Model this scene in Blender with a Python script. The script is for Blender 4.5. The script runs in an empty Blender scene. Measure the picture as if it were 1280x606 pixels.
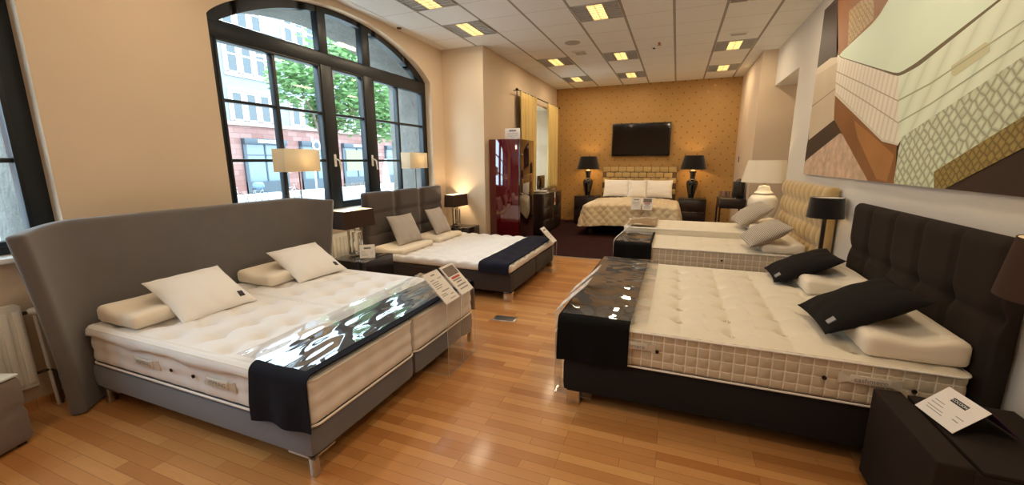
import bpy, bmesh, math, random
import numpy as np
from mathutils import Vector, Matrix, noise
random.seed(7); rng = np.random.default_rng(7)
sc = bpy.context.scene
C = sc.collection.objects
PI = math.pi
H = 1.6; ZC = 3.47
XL = -3.86; XB = -3.08; XR = 1.50; XRB = 1.27; YB = 11.05; YF = -4.0

# ------------------------------------------------------------------ materials
def lin(c):
    if max(c) > 1.0: c = [v / 255 for v in c]
    return tuple((v / 12.92 if v <= .04045 else ((v + .055) / 1.055) ** 2.4) for v in c[:3]) + (1,)
class NT:
    def __init__(s, name):
        s.m = bpy.data.materials.new(name); s.m.use_nodes = True
        s.t = s.m.node_tree; s.t.nodes.clear()
        s.out = s.n('ShaderNodeOutputMaterial')
    def n(s, typ, ins=None, **kw):
        nd = s.t.nodes.new(typ)
        for k, v in kw.items(): setattr(nd, k, v)
        for k, v in (ins or {}).items():
            if isinstance(v, bpy.types.NodeSocket): s.t.links.new(v, nd.inputs[k])
            else: nd.inputs[k].default_value = v
        return nd
    def l(s, a, b): s.t.links.new(a, b)
    def math(s, op, a, b=None, c=None):
        nd = s.t.nodes.new('ShaderNodeMath'); nd.operation = op
        for i, v in enumerate((a, b, c)):
            if v is None: continue
            if isinstance(v, bpy.types.NodeSocket): s.t.links.new(v, nd.inputs[i])
            else: nd.inputs[i].default_value = v
        return nd.outputs[0]
    def mix(s, f, a, b):
        nd = s.t.nodes.new('ShaderNodeMix'); nd.data_type = 'RGBA'
        for k, v in ((0, f), (6, a), (7, b)):
            if isinstance(v, bpy.types.NodeSocket): s.t.links.new(v, nd.inputs[k])
            else: nd.inputs[k].default_value = v
        return nd.outputs[2]
    def coord(s, scale=(1, 1, 1), loc=(0, 0, 0), rot=(0, 0, 0)):
        tc = s.n('ShaderNodeTexCoord'); mp = s.n('ShaderNodeMapping')
        mp.inputs['Scale'].default_value = scale; mp.inputs['Location'].default_value = loc; mp.inputs['Rotation'].default_value = rot
        s.l(tc.outputs['Object'], mp.inputs['Vector']); return mp.outputs[0]
    def noise(s, vec, scale, detail=3, rough=.5):
        nd = s.n('ShaderNodeTexNoise', {'Scale': scale, 'Detail': detail, 'Roughness': rough})
        s.l(vec, nd.inputs['Vector']); return nd
    def bump(s, h, strength=.3, dist=.01):
        nd = s.n('ShaderNodeBump', {'Strength': strength, 'Distance': dist, 'Height': h}); return nd.outputs[0]
    def princ(s, **ins):
        p = s.n('ShaderNodeBsdfPrincipled', ins); s.l(p.outputs[0], s.out.inputs[0]); return p
def mat(name, col, rough=.5, metal=0, bump=0, bscale=200, var=0, vscale=6, sheen=0, coat=0, emis=None, es=0, spec=.5, bdist=.003):
    k = NT(name)
    ins = {'Base Color': lin(col), 'Roughness': rough, 'Metallic': metal, 'Specular IOR Level': spec}
    if sheen: ins['Sheen Weight'] = sheen
    if coat: ins['Coat Weight'] = coat; ins['Coat Roughness'] = .05
    if emis: ins['Emission Color'] = lin(emis); ins['Emission Strength'] = es
    v = k.coord()
    if var:
        nz = k.noise(v, vscale, 4)
        c2 = tuple(max(0, x * (1 - var)) for x in lin(col)[:3]) + (1,); c1 = tuple(min(1, x * (1 + var)) for x in lin(col)[:3]) + (1,)
        ins['Base Color'] = k.mix(nz.outputs[0], c2, c1)
    if bump:
        nb = k.noise(v, bscale, 2); ins['Normal'] = k.bump(nb.outputs[0], bump, bdist)
    k.princ(**ins); return k.m
def fabric(name, col, var=.12, wscale=420, sheen=.3, bump=.5):
    k = NT(name); v = k.coord()
    w1 = k.n('ShaderNodeTexWave', {'Scale': wscale / 20, 'Distortion': 1.5, 'Detail': 2}, bands_direction='X'); k.l(v, w1.inputs[0])
    n1 = k.noise(v, wscale, 2); n2 = k.noise(v, 7, 4)
    f = k.math('MULTIPLY_ADD', n1.outputs[0], .5, k.math('MULTIPLY', n2.outputs[0], .5))
    c = lin(col)
    base = k.mix(f, tuple(x * (1 - 2 * var) for x in c[:3]) + (1,), tuple(min(1, x * (1 + 2 * var)) for x in c[:3]) + (1,))
    k.princ(**{'Base Color': base, 'Roughness': .95, 'Sheen Weight': sheen, 'Specular IOR Level': .2, 'Normal': k.bump(n1.outputs[0], bump, .002)})
    return k.m
def clear(name, ior=1.5, tint=(1, 1, 1), rough=.02, bumps=None, pale_mix=0):
    k = NT(name)
    tr = k.n('ShaderNodeBsdfTransparent', {'Color': tuple(tint) + (1,)})
    gl = k.n('ShaderNodeBsdfGlossy', {'Roughness': rough, 'Color': (1, 1, 1, 1)})
    lw = k.n('ShaderNodeLayerWeight', {'Blend': .5}); f0 = ((ior - 1) / (ior + 1)) ** 2
    frs = k.math('MULTIPLY_ADD', k.math('POWER', lw.outputs['Facing'], 5), 1 - f0, f0)
    if bumps:
        v = k.coord(scale=bumps[2] if len(bumps) > 2 else (1, 1, 1)); nb = k.noise(v, bumps[0], 2); b = k.bump(nb.outputs[0], bumps[1], .01)
        k.l(b, gl.inputs['Normal']); k.l(b, lw.inputs['Normal'])
    mx = k.n('ShaderNodeMixShader'); k.l(frs, mx.inputs[0]); k.l(tr.outputs[0], mx.inputs[1]); k.l(gl.outputs[0], mx.inputs[2])
    last = mx.outputs[0]
    if pale_mix:  # pale diffuse share: milky look on film, painted brightness on acrylic edges
        df = k.n('ShaderNodeBsdfDiffuse', {'Color': (.85, .85, .85, 1)})
        m2 = k.n('ShaderNodeMixShader', {0: pale_mix}); k.l(last, m2.inputs[1]); k.l(df.outputs[0], m2.inputs[2]); last = m2.outputs[0]
    k.l(last, k.out.inputs[0]); return k.m
def translucent(name, col, f=.5):
    k = NT(name)
    v = k.coord(); nz = k.noise(v, 300, 2)
    col_ = k.mix(nz.outputs[0], tuple(x * .93 for x in lin(col)[:3]) + (1,), lin(col))
    d = k.n('ShaderNodeBsdfDiffuse', {'Color': col_}); t = k.n('ShaderNodeBsdfTranslucent', {'Color': col_})
    mx = k.n('ShaderNodeMixShader', {0: f}); k.l(d.outputs[0], mx.inputs[1]); k.l(t.outputs[0], mx.inputs[2]); k.l(mx.outputs[0], k.out.inputs[0])
    return k.m
def emit(name, col, s):
    k = NT(name); e = k.n('ShaderNodeEmission', {'Color': lin(col), 'Strength': s}); k.l(e.outputs[0], k.out.inputs[0]); return k.m

def m_oak():
    k = NT('oak_parquet'); v = k.coord()
    b = k.n('ShaderNodeTexBrick', {'Color1': (0, 0, 0, 1), 'Color2': (1, 1, 1, 1), 'Mortar': (.5, .5, .5, 1), 'Scale': 1, 'Mortar Size': .0012, 'Mortar Smooth': .1, 'Bias': 0, 'Brick Width': .5, 'Row Height': .066}, offset=.37, offset_frequency=3, squash=1)
    k.l(v, b.inputs['Vector'])
    g = k.noise(k.coord(scale=(2.2, 30, 1)), 3, 5, .65)
    ramp = k.n('ShaderNodeValToRGB'); k.l(b.outputs[0], ramp.inputs[0])
    e = ramp.color_ramp.elements
    e[0].position = 0; e[0].color = lin((180, 118, 62)); e[1].position = 1; e[1].color = lin((216, 160, 98))
    x = e.new(.5); x.color = lin((199, 140, 82))
    gr = k.mix(k.math('MULTIPLY', g.outputs[0], .4), ramp.outputs[0], lin((150, 94, 48)))
    dk = k.mix(k.math('MULTIPLY', b.outputs['Fac'], .65), gr, lin((84, 46, 20)))
    k.princ(**{'Base Color': dk, 'Roughness': k.math('MULTIPLY_ADD', g.outputs[0], .16, .24), 'Coat Weight': .25, 'Coat Roughness': .12,
               'Normal': k.bump(g.outputs[0], .05, .002)})
    return k.m
def m_ceiling():
    # mineral fibre tiles: dark speckle pattern, broad painted rails along the room and hairline joints across
    k = NT('ceiling_tile'); v = k.coord()
    s = k.n('ShaderNodeSeparateXYZ'); k.l(v, s.inputs[0])
    fx = k.math('FRACT', k.math('DIVIDE', k.math('SUBTRACT', s.outputs[0], .45 - 30 * .607), .607))
    dx = k.math('MULTIPLY', k.math('MINIMUM', fx, k.math('SUBTRACT', 1, fx)), .607)
    fy = k.math('FRACT', k.math('DIVIDE', k.math('SUBTRACT', s.outputs[1], 5.4 - 60 * .6), .6))
    dy = k.math('MULTIPLY', k.math('MINIMUM', fy, k.math('SUBTRACT', 1, fy)), .6)
    rail = k.math('LESS_THAN', dx, .013); edge = k.math('SUBTRACT', k.math('LESS_THAN', dx, .016), rail); jt = k.math('LESS_THAN', dy, .0025)
    n1 = k.noise(v, 90, 3)
    base = k.mix(n1.outputs[0], lin((230, 228, 224)), lin((244, 243, 240)))
    c = k.mix(jt, base, lin((150, 145, 138)))
    c = k.mix(edge, c, lin((120, 114, 106))); c = k.mix(rail, c, lin((168, 160, 150)))
    k.princ(**{'Base Color': c, 'Roughness': .9, 'Specular IOR Level': .1, 'Normal': k.bump(n1.outputs[0], .15, .002)}); return k.m
def m_plaster(name, col):
    k = NT(name); v = k.coord(); n1 = k.noise(v, 160, 3); n2 = k.noise(v, 1.3, 3)
    c = lin(col); base = k.mix(n2.outputs[0], tuple(x * .95 for x in c[:3]) + (1,), tuple(min(1, x * 1.04) for x in c[:3]) + (1,))
    k.princ(**{'Base Color': base, 'Roughness': .85, 'Specular IOR Level': .15, 'Normal': k.bump(n1.outputs[0], .25, .001)}); return k.m
def m_wallpaper():
    k = NT('gold_wallpaper'); v = k.coord()
    s = k.n('ShaderNodeSeparateXYZ'); k.l(v, s.inputs[0])
    P = .26; Q = .13
    row = k.math('FLOOR', k.math('DIVIDE', s.outputs[2], Q))
    off = k.math('MULTIPLY', k.math('MODULO', row, 2), .5)
    fx = k.math('SUBTRACT', k.math('FRACT', k.math('ADD', k.math('DIVIDE', k.math('ADD', s.outputs[0], 50), P), off)), .5)
    fz = k.math('SUBTRACT', k.math('FRACT', k.math('DIVIDE', s.outputs[2], Q)), .5)
    d = k.math('SQRT', k.math('ADD', k.math('POWER', k.math('MULTIPLY', fx, P), 2), k.math('POWER', k.math('MULTIPLY', fz, Q), 2)))
    dot = k.math('LESS_THAN', d, .017)
    n1 = k.noise(v, 30, 4)
    base = k.mix(n1.outputs[0], lin((178, 136, 76)), lin((192, 150, 90)))
    c = k.mix(dot, base, lin((146, 104, 54)))
    k.princ(**{'Base Color': c, 'Roughness': k.math('MULTIPLY_ADD', dot, -.25, .55), 'Metallic': k.math('MULTIPLY', dot, .85), 'Specular IOR Level': .35}); return k.m
def m_carpet():
    k = NT('brown_carpet'); v = k.coord(); n1 = k.noise(v, 220, 3); n2 = k.noise(v, 5, 3)
    f = k.math('MULTIPLY_ADD', n1.outputs[0], .6, k.math('MULTIPLY', n2.outputs[0], .4))
    c = k.mix(f, lin((32, 18, 18)), lin((74, 46, 44)))
    k.princ(**{'Base Color': c, 'Roughness': 1, 'Specular IOR Level': .05, 'Normal': k.bump(n1.outputs[0], .8, .006)}); return k.m
def m_stone(name, a, b, scale=2.5):
    k = NT(name); v = k.coord(); n1 = k.noise(v, scale, 6, .6); n2 = k.noise(v, scale * 7, 4)
    c = k.mix(n1.outputs[0], lin(a), lin(b))
    k.princ(**{'Base Color': c, 'Roughness': .9, 'Specular IOR Level': .15, 'Normal': k.bump(n2.outputs[0], .9, .02)}); return k.m
def m_blocks(name, a, b, mort, bw, rh, axis='yz'):
    k = NT(name); v = k.coord(rot=(PI / 2, 0, PI / 2) if axis == 'yz' else (0, 0, 0))
    tc = k.n('ShaderNodeTexCoord'); s = k.n('ShaderNodeSeparateXYZ'); k.l(tc.outputs['Object'], s.inputs[0])
    cb = k.n('ShaderNodeCombineXYZ'); k.l(s.outputs[1], cb.inputs[0]); k.l(s.outputs[2], cb.inputs[1])
    br = k.n('ShaderNodeTexBrick', {'Color1': lin(a), 'Color2': lin(b), 'Mortar': lin(mort), 'Scale': 1, 'Mortar Size': .012, 'Brick Width': bw, 'Row Height': rh}); k.l(cb.outputs[0], br.inputs[0])
    n2 = k.noise(cb.outputs[0], 6, 4)
    k.princ(**{'Base Color': k.mix(k.math('MULTIPLY', n2.outputs[0], .3), br.outputs[0], lin(mort)), 'Roughness': .9}); return k.m
def m_check(name, a, b, sc_):
    k = NT(name); v = k.coord(rot=(0, 0, .2)); s = k.n('ShaderNodeSeparateXYZ'); k.l(v, s.inputs[0])
    sx = k.math('SINE', k.math('MULTIPLY', s.outputs[0], sc_)); sy = k.math('SINE', k.math('MULTIPLY', s.outputs[1], sc_))
    f = k.math('GREATER_THAN', k.math('ADD', k.math('MULTIPLY', sx, sy), k.math('MULTIPLY', k.math('ADD', sx, sy), .35)), 0)
    k.princ(**{'Base Color': k.mix(f, lin(a), lin(b)), 'Roughness': .9, 'Sheen Weight': .2, 'Normal': k.bump(f, .25, .001)}); return k.m
def m_stripe(name, a, b, sc_, ax=0):
    k = NT(name); v = k.coord(); s = k.n('ShaderNodeSeparateXYZ'); k.l(v, s.inputs[0])
    n1 = k.noise(v, 25, 3)
    f = k.math('GREATER_THAN', k.math('SINE', k.math('ADD', k.math('MULTIPLY', s.outputs[ax], sc_), k.math('MULTIPLY', n1.outputs[0], 2.5))), .1)
    k.princ(**{'Base Color': k.mix(f, lin(a), lin(b)), 'Roughness': .9, 'Sheen Weight': .2, 'Normal': k.bump(f, .2, .001)}); return k.m

def m_leaf():
    k = NT('leaf'); v = k.coord(); n1 = k.noise(v, 1.5, 3)
    c = k.mix(n1.outputs[0], lin((96, 130, 78)), lin((148, 178, 124)))
    d = k.n('ShaderNodeBsdfDiffuse', {'Color': c}); t = k.n('ShaderNodeBsdfTranslucent', {'Color': c})
    mx = k.n('ShaderNodeMixShader', {0: .45}); k.l(d.outputs[0], mx.inputs[1]); k.l(t.outputs[0], mx.inputs[2]); k.l(mx.outputs[0], k.out.inputs[0]); return k.m
def m_border(name, qx, qz):
    # square quilting sewn with pale thread
    k = NT(name); tc = k.n('ShaderNodeTexCoord'); s = k.n('ShaderNodeSeparateXYZ'); k.l(tc.outputs['Object'], s.inputs[0]); sn = k.n('ShaderNodeSeparateXYZ'); k.l(tc.outputs['Normal'], sn.inputs[0])
    sel = k.math('GREATER_THAN', k.math('ABSOLUTE', sn.outputs[0]), k.math('ABSOLUTE', sn.outputs[1]))
    arc = k.math('ADD', k.math('MULTIPLY', sel, s.outputs[1]), k.math('MULTIPLY', k.math('SUBTRACT', 1, sel), s.outputs[0]))
    def ln(v, q):
        f = k.math('FRACT', k.math('ADD', k.math('DIVIDE', v, q), 40.5)); return k.math('LESS_THAN', k.math('MULTIPLY', k.math('ABSOLUTE', k.math('SUBTRACT', f, .5)), q), .0032)
    line = k.math('MAXIMUM', ln(arc, qx), ln(s.outputs[2], qz))
    n1 = k.noise(tc.outputs['Object'], 300, 2)
    base = k.mix(n1.outputs[0], lin((188, 170, 142)), lin((212, 196, 168)))
    k.princ(**{'Base Color': k.mix(line, base, lin((240, 230, 210))), 'Roughness': .9, 'Sheen Weight': .2, 'Normal': k.bump(n1.outputs[0], .3, .002)}); return k.m
W = {}
W['oak'] = m_oak(); W['ceil'] = m_ceiling(); W['wall'] = m_plaster('beige_paint', (220, 200, 174)); W['wallr'] = m_plaster('grey_white_paint', (222, 218, 210))
W['reveal'] = m_plaster('white_plaster', (226, 218, 208)); W['paper'] = m_wallpaper(); W['carpet'] = m_carpet()
W['frame'] = mat('dark_blue_frame_paint', (16, 24, 30), .38)
W['glass'] = clear('window_glass', 1.45)
W['film'] = clear('wrinkled_clear_film', 2.1, (.93, .93, .93), .015, bumps=(7, .12, (1, .4, 1)), pale_mix=.07)  # small pale diffuse share gives the film its milky look
W['acrylic'] = clear('clear_acrylic', 1.4, (.985, .99, .99), .01, pale_mix=.02)
W['acrylic_edge'] = clear('acrylic_edge', 1.5, (.9, .92, .92), .05, pale_mix=.6)  # bright rim of the cut edges painted in as pale diffuse colour
W['white'] = mat('white_enamel', (232, 230, 224), .35)
W['sill'] = mat('white_stone_sill', (226, 226, 222), .35)
W['greyfab'] = fabric('grey_wool_upholstery', (108, 104, 102), .10)
W['greybase'] = fabric('grey_blue_upholstery', (112, 115, 124), .10)
W['brownfab'] = fabric('dark_brown_velour', (74, 64, 60), .12)
W['darkbase'] = fabric('brown_grey_base_fabric', (62, 54, 52), .1, sheen=.1)
W['blackfab'] = fabric('black_brown_upholstery', (44, 36, 31), .1, sheen=0)
W['blackbase'] = fabric('black_base_fabric', (36, 32, 30), .1, sheen=0)
W['goldfab'] = fabric('gold_velvet', (196, 166, 110), .08, sheen=.6)
W['goldside'] = fabric('dull_gold_cloth', (150, 126, 88), .08)
W['matwhite'] = fabric('white_mattress_ticking', (232, 228, 224), .03, bump=.25)
W['matcream'] = fabric('cream_mattress_ticking', (232, 222, 200), .03, bump=.25)
W['matquilt'] = m_border('oatmeal_quilted_border', .0625, .062); W['matquilt2'] = m_border('oatmeal_quilted_border_wide', .07, .07)
W['piping'] = mat('cream_piping', (236, 230, 220), .7)
W['label'] = mat('woven_label', (214, 204, 188), .8)
W['eyelet'] = mat('dark_vent_eyelet', (52, 40, 32), .35, metal=.6)
W['brass'] = mat('brass', (170, 120, 60), .3, metal=1)
W['ink'] = mat('grey_print', (142, 136, 130), .8); W['inkd'] = mat('black_print', (28, 26, 26), .7); W['inkr'] = mat('red_print', (186, 80, 66), .8)
W['pillow'] = fabric('white_cotton', (238, 234, 228), .02, bump=.2)
W['wedge'] = fabric('cream_pillow_jersey', (236, 224, 204), .02, bump=.2)
W['blackpil'] = fabric('black_satin_cotton', (26, 23, 22), .12, sheen=0)
W['tag'] = mat('grey_cloth_tag', (150, 150, 150), .7); W['tagd'] = mat('dark_cloth_tag', (50, 46, 44), .7)
W['runner'] = fabric('black_navy_wool', (28, 29, 38), .12, sheen=0)
W['runnerb'] = fabric('black_wool', (14, 12, 12), .12, sheen=0)
W['runnern'] = fabric('dark_navy_wool', (26, 26, 40), .1, sheen=0)
W['runnerg'] = fabric('bronze_satin', (150, 118, 66), .12)
W['check'] = m_check('houndstooth_weave', (150, 142, 136), (208, 200, 190), 520)
W['stripe'] = m_stripe('fine_grey_stripe', (140, 130, 120), (204, 192, 174), 420)
W['metal'] = mat('brushed_aluminium', (200, 198, 194), .32, metal=1)
W['chrome'] = mat('chrome', (210, 208, 205), .1, metal=1)
W['wood'] = mat('pale_wood_leg', (206, 178, 146), .5, var=.1, vscale=20)
W['shade'] = fabric('brown_lampshade', (66, 49, 41), .06, sheen=0)
W['shadeb'] = fabric('black_lampshade', (26, 22, 20), .06)
W['cream_shade'] = translucent('cream_lampshade', (236, 222, 196), .5)
W['ivory_shade'] = translucent('ivory_lampshade', (243, 238, 228), .32)
W['shade_in'] = mat('white_shade_lining', (240, 232, 216), .8)
W['ceramic'] = mat('white_ceramic', (238, 232, 220), .18, coat=.5)
W['blackgloss'] = mat('black_ceramic', (16, 14, 14), .12, coat=.6)
W['espresso'] = mat('espresso_veneer', (44, 32, 30), .3, var=.15, vscale=12, coat=.2)
W['darkns'] = mat('black_brown_lacquer', (38, 34, 36), .22, coat=.3)
W['red'] = mat('burgundy_lacquer', (84, 12, 20), .05, coat=1, spec=.8)
W['redside'] = mat('dark_burgundy_door', (46, 16, 16), .06, coat=1, spec=.9)
W['tvscr'] = mat('black_screen', (14, 11, 10), .06, coat=.6); W['tvfr'] = mat('black_plastic', (16, 15, 15), .25)
W['curtain'] = m_stripe('gold_curtain', (206, 176, 106), (218, 190, 122), 30)
W['leafm'] = m_leaf(); W['bark'] = mat('bark', (108, 92, 78), .9, bump=.6, bscale=30)
W['rad'] = mat('radiator_enamel', (226, 222, 212), .35)
W['paperw'] = mat('white_card', (232, 226, 220), .7); W['purple'] = mat('purple_card_edge', (96, 40, 92), .6)
W['copper'] = mat('dark_pipe', (90, 76, 62), .5, metal=.4)
W['louvre'] = mat('satin_louvre', (188, 185, 180), .45, metal=.1)
W['lampglow'] = emit('lit_tube_louvre', (255, 206, 122), 2.2)
W['bulb'] = emit('warm_bulb', (255, 214, 150), 12)
W['stone_jamb'] = m_stone('rough_grey_stone', (84, 82, 78), (150, 147, 140), 3)
W['plaster_out'] = m_plaster('white_render', (128, 134, 140))
W['sandstone'] = m_blocks('pink_sandstone', (128, 86, 78), (150, 116, 108), (92, 70, 66), .9, .38)
W['surround'] = mat('sandstone_trim', (158, 138, 130), .85, var=.1)
W['winpane'] = mat('facade_window_glass', (36, 46, 50), .15, spec=.8)
W['shopdark'] = mat('anthracite_shopfront', (52, 62, 70), .4)
W['shopglass'] = mat('shop_glass', (82, 98, 108), .15, spec=.8)
W['street'] = mat('asphalt', (136, 136, 136), .9, var=.1, vscale=3, bump=.3, bscale=40); W['pave'] = mat('paving', (222, 220, 214), .9, var=.1, vscale=4)
W['signwhite'] = mat('white_letter', (244, 246, 246), .5)
W['shopglow'] = emit('lit_shop_interior', (196, 232, 196), 1.4)

# ------------------------------------------------------------------ object helpers
def link(o, parent=None):
    C.link(o)
    if parent is not None: o.parent = parent
    return o
def finish(me, ang=40):
    me.polygons.foreach_set('use_smooth', [True] * len(me.polygons))
    me.set_sharp_from_angle(angle=math.radians(ang)); me.update()
def mesh(name, V, F, m, parent=None, loc=None, rot=None, ang=40):
    me = bpy.data.meshes.new(name)
    me.from_pydata([tuple(map(float, v)) for v in V], [], [tuple(int(i) for i in f) for f in F]); me.validate(clean_customdata=False)
    for mm in (m if isinstance(m, (list, tuple)) else [m]): me.materials.append(mm)
    finish(me, ang)
    o = bpy.data.objects.new(name, me)
    if loc is not None: o.location = loc
    if rot is not None: o.rotation_euler = rot
    return link(o, parent)
def tag(o, label, cat, group=None, kind=None):
    o['label'] = label; o['category'] = cat
    if group: o['group'] = group
    if kind: o['kind'] = kind
    return o
def thing(name, label, cat, loc=(0, 0, 0), rz=0, group=None, rot=None):
    o = bpy.data.objects.new(name, None); C.link(o); o.empty_display_size = .1
    o.location = loc; o.rotation_euler = rot if rot else (0, 0, rz)
    return tag(o, label, cat, group)
def structure(o, label=None, cat=None):
    o['kind'] = 'structure'
    if label: o['label'] = label
    if cat: o['category'] = cat
    return o
class B:
    def __init__(s): s.bm = bmesh.new(); s.mi = 0
    def _done(s, faces):
        for f in faces: f.material_index = s.mi
    def box(s, x0, x1, y0, y1, z0, z1, r=0, seg=2):
        x0, x1 = sorted((x0, x1)); y0, y1 = sorted((y0, y1)); z0, z1 = sorted((z0, z1))
        g = bmesh.ops.create_cube(s.bm, size=1)
        for v in g['verts']:
            v.co = Vector(((x0 + x1) / 2 + v.co.x * (x1 - x0), (y0 + y1) / 2 + v.co.y * (y1 - y0), (z0 + z1) / 2 + v.co.z * (z1 - z0)))
        vs = set(g['verts'])
        fs = [f for f in s.bm.faces if f.verts[0] in vs]; s._done(fs)
        if r:
            es = list({e for f in fs for e in f.edges})
            rr = bmesh.ops.bevel(s.bm, geom=es, offset=min(r, .49 * min(x1 - x0, y1 - y0, z1 - z0)), segments=seg, affect='EDGES', profile=.5)
            s._done(rr['faces'])
        return s
    def tube(s, pts, r, n=8, closed=False, caps=True):
        pts = [Vector(p) for p in pts]; rings = []
        N = len(pts); up = Vector((0, 0, 1)); prev = None
        for i, p in enumerate(pts):
            a = pts[(i - 1) % N] if (closed or i > 0) else p; b = pts[(i + 1) % N] if (closed or i < N - 1) else p
            t = (b - a).normalized()
            if prev is None:
                ref = up if abs(t.z) < .9 else Vector((1, 0, 0)); u = t.cross(ref).normalized()
            else: u = (prev - t * prev.dot(t)).normalized()
            w = t.cross(u); prev = u
            rr = r[i] if isinstance(r, (list, tuple)) else r
            rings.append([s.bm.verts.new(p + (u * math.cos(2 * PI * k / n) + w * math.sin(2 * PI * k / n)) * rr) for k in range(n)])
        fs = []
        for i in range(N if closed else N - 1):
            a, b = rings[i], rings[(i + 1) % N]
            for k in range(n): fs.append(s.bm.faces.new((a[k], a[(k + 1) % n], b[(k + 1) % n], b[k])))
        if caps and not closed:
            fs.append(s.bm.faces.new(rings[0][::-1])); fs.append(s.bm.faces.new(rings[-1]))
        s._done(fs); return s
    def lathe(s, prof, n=32, c=(0, 0, 0), cap=True):
        rings = []
        for r, z in prof:
            rings.append([s.bm.verts.new((c[0] + r * math.cos(2 * PI * k / n), c[1] + r * math.sin(2 * PI * k / n), c[2] + z)) for k in range(n)])
        fs = []
        for a, b in zip(rings, rings[1:]):
            for k in range(n): fs.append(s.bm.faces.new((a[k], a[(k + 1) % n], b[(k + 1) % n], b[k])))
        if cap:
            fs.append(s.bm.faces.new(rings[0][::-1])); fs.append(s.bm.faces.new(rings[-1]))
        s._done(fs); return s
    def prism(s, poly, off):
        off = Vector(off); a = [s.bm.verts.new(p) for p in poly]; b = [s.bm.verts.new(Vector(p) + off) for p in poly]; n = len(a)
        fs = [s.bm.faces.new(a[::-1]), s.bm.faces.new(b)]
        for i in range(n): fs.append(s.bm.faces.new((a[i], a[(i + 1) % n], b[(i + 1) % n], b[i])))
        s._done(fs); return s
    def quad(s, a, b, c, d):
        f = s.bm.faces.new([s.bm.verts.new(p) for p in (a, b, c, d)]); s._done([f]); return s
    def build(s, name, m, parent=None, loc=None, rot=None, ang=40, recalc=True):
        if recalc: bmesh.ops.recalc_face_normals(s.bm, faces=s.bm.faces[:])
        me = bpy.data.meshes.new(name); s.bm.to_mesh(me); s.bm.free()
        for mm in (m if isinstance(m, (list, tuple)) else [m]): me.materials.append(mm)
        finish(me, ang)
        o = bpy.data.objects.new(name, me)
        if loc is not None: o.location = loc
        if rot is not None: o.rotation_euler = rot
        return link(o, parent)
def softbox(sx, sy, sz, r, steps, fn=None):
    """closed rounded box, evenly gridded; fn(P,N)->P deforms it.  returns V,F"""
    st = steps if isinstance(steps, (tuple, list)) else (steps,) * 3
    S = np.array([sx, sy, sz]) / 2; n = [max(2, int(round(d / t))) for d, t in zip((sx, sy, sz), st)]
    ax = [np.linspace(-1, 1, k + 1) * S[i] for i, k in enumerate(n)]
    keys = {}; V = []; F = []
    Pall = []; quads = []
    base = 0
    for a in range(3):
        b, c = (a + 1) % 3, (a + 2) % 3
        for sg in (-1, 1):
            ub, uc = np.meshgrid(ax[b], ax[c], indexing='ij')
            P = np.zeros(ub.shape + (3,)); P[..., a] = sg * S[a]; P[..., b] = ub; P[..., c] = uc
            nb, nc = ub.shape
            idx = np.arange(nb * nc).reshape(nb, nc) + base
            q = np.stack([idx[:-1, :-1], idx[1:, :-1], idx[1:, 1:], idx[:-1, 1:]], -1).reshape(-1, 4)
            if sg < 0: q = q[:, ::-1]
            Pall.append(P.reshape(-1, 3)); quads.append(q); base += nb * nc
    P = np.concatenate(Pall); Q = np.concatenate(quads)
    u, inv = np.unique(np.round(P, 5), axis=0, return_inverse=True)
    Q = inv.reshape(-1)[Q]; P = u
    rr = min(r, S.min() * .98); inner = np.clip(P, -(S - rr), S - rr); d = P - inner
    L = np.linalg.norm(d, axis=1, keepdims=True); N = d / np.maximum(L, 1e-9); P = inner + N * rr
    if fn is not None: P = fn(P, N)
    return P, Q
def text(body, size, loc, rot, m, parent, name='lettering', ext=.0006, align='CENTER', mirror=False, sx=1.0):
    cu = bpy.data.curves.new(name, 'FONT'); cu.body = body; cu.size = size; cu.extrude = ext; cu.align_x = align; cu.align_y = 'CENTER'
    cu.materials.append(m); o = bpy.data.objects.new(name, cu); o.location = loc; o.rotation_euler = rot
    o.scale = (-sx if mirror else sx, 1, 1)
    link(o, parent); bpy.context.view_layer.update()
    me = bpy.data.meshes.new_from_object(o); o2 = bpy.data.objects.new(name, me); o2.location = loc; o2.rotation_euler = rot; o2.scale = o.scale
    bpy.data.objects.remove(o); return link(o2, parent)
def sm(x): x = np.clip(x, 0, 1); return x * x * (3 - 2 * x)
def nz(P, s, seed=0):
    """cheap smooth pseudo noise, vectorised"""
    x, y, z = P[:, 0] * s + seed, P[:, 1] * s + seed * 1.7, P[:, 2] * s + seed * .6
    return (np.sin(x * 1.1 + np.sin(y * 1.7 + z)) + np.sin(y * 1.3 + np.sin(z * 1.9 + x * .8)) + np.sin(z * 1.2 + np.sin(x * 1.5 + y * .7))) / 3

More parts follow.
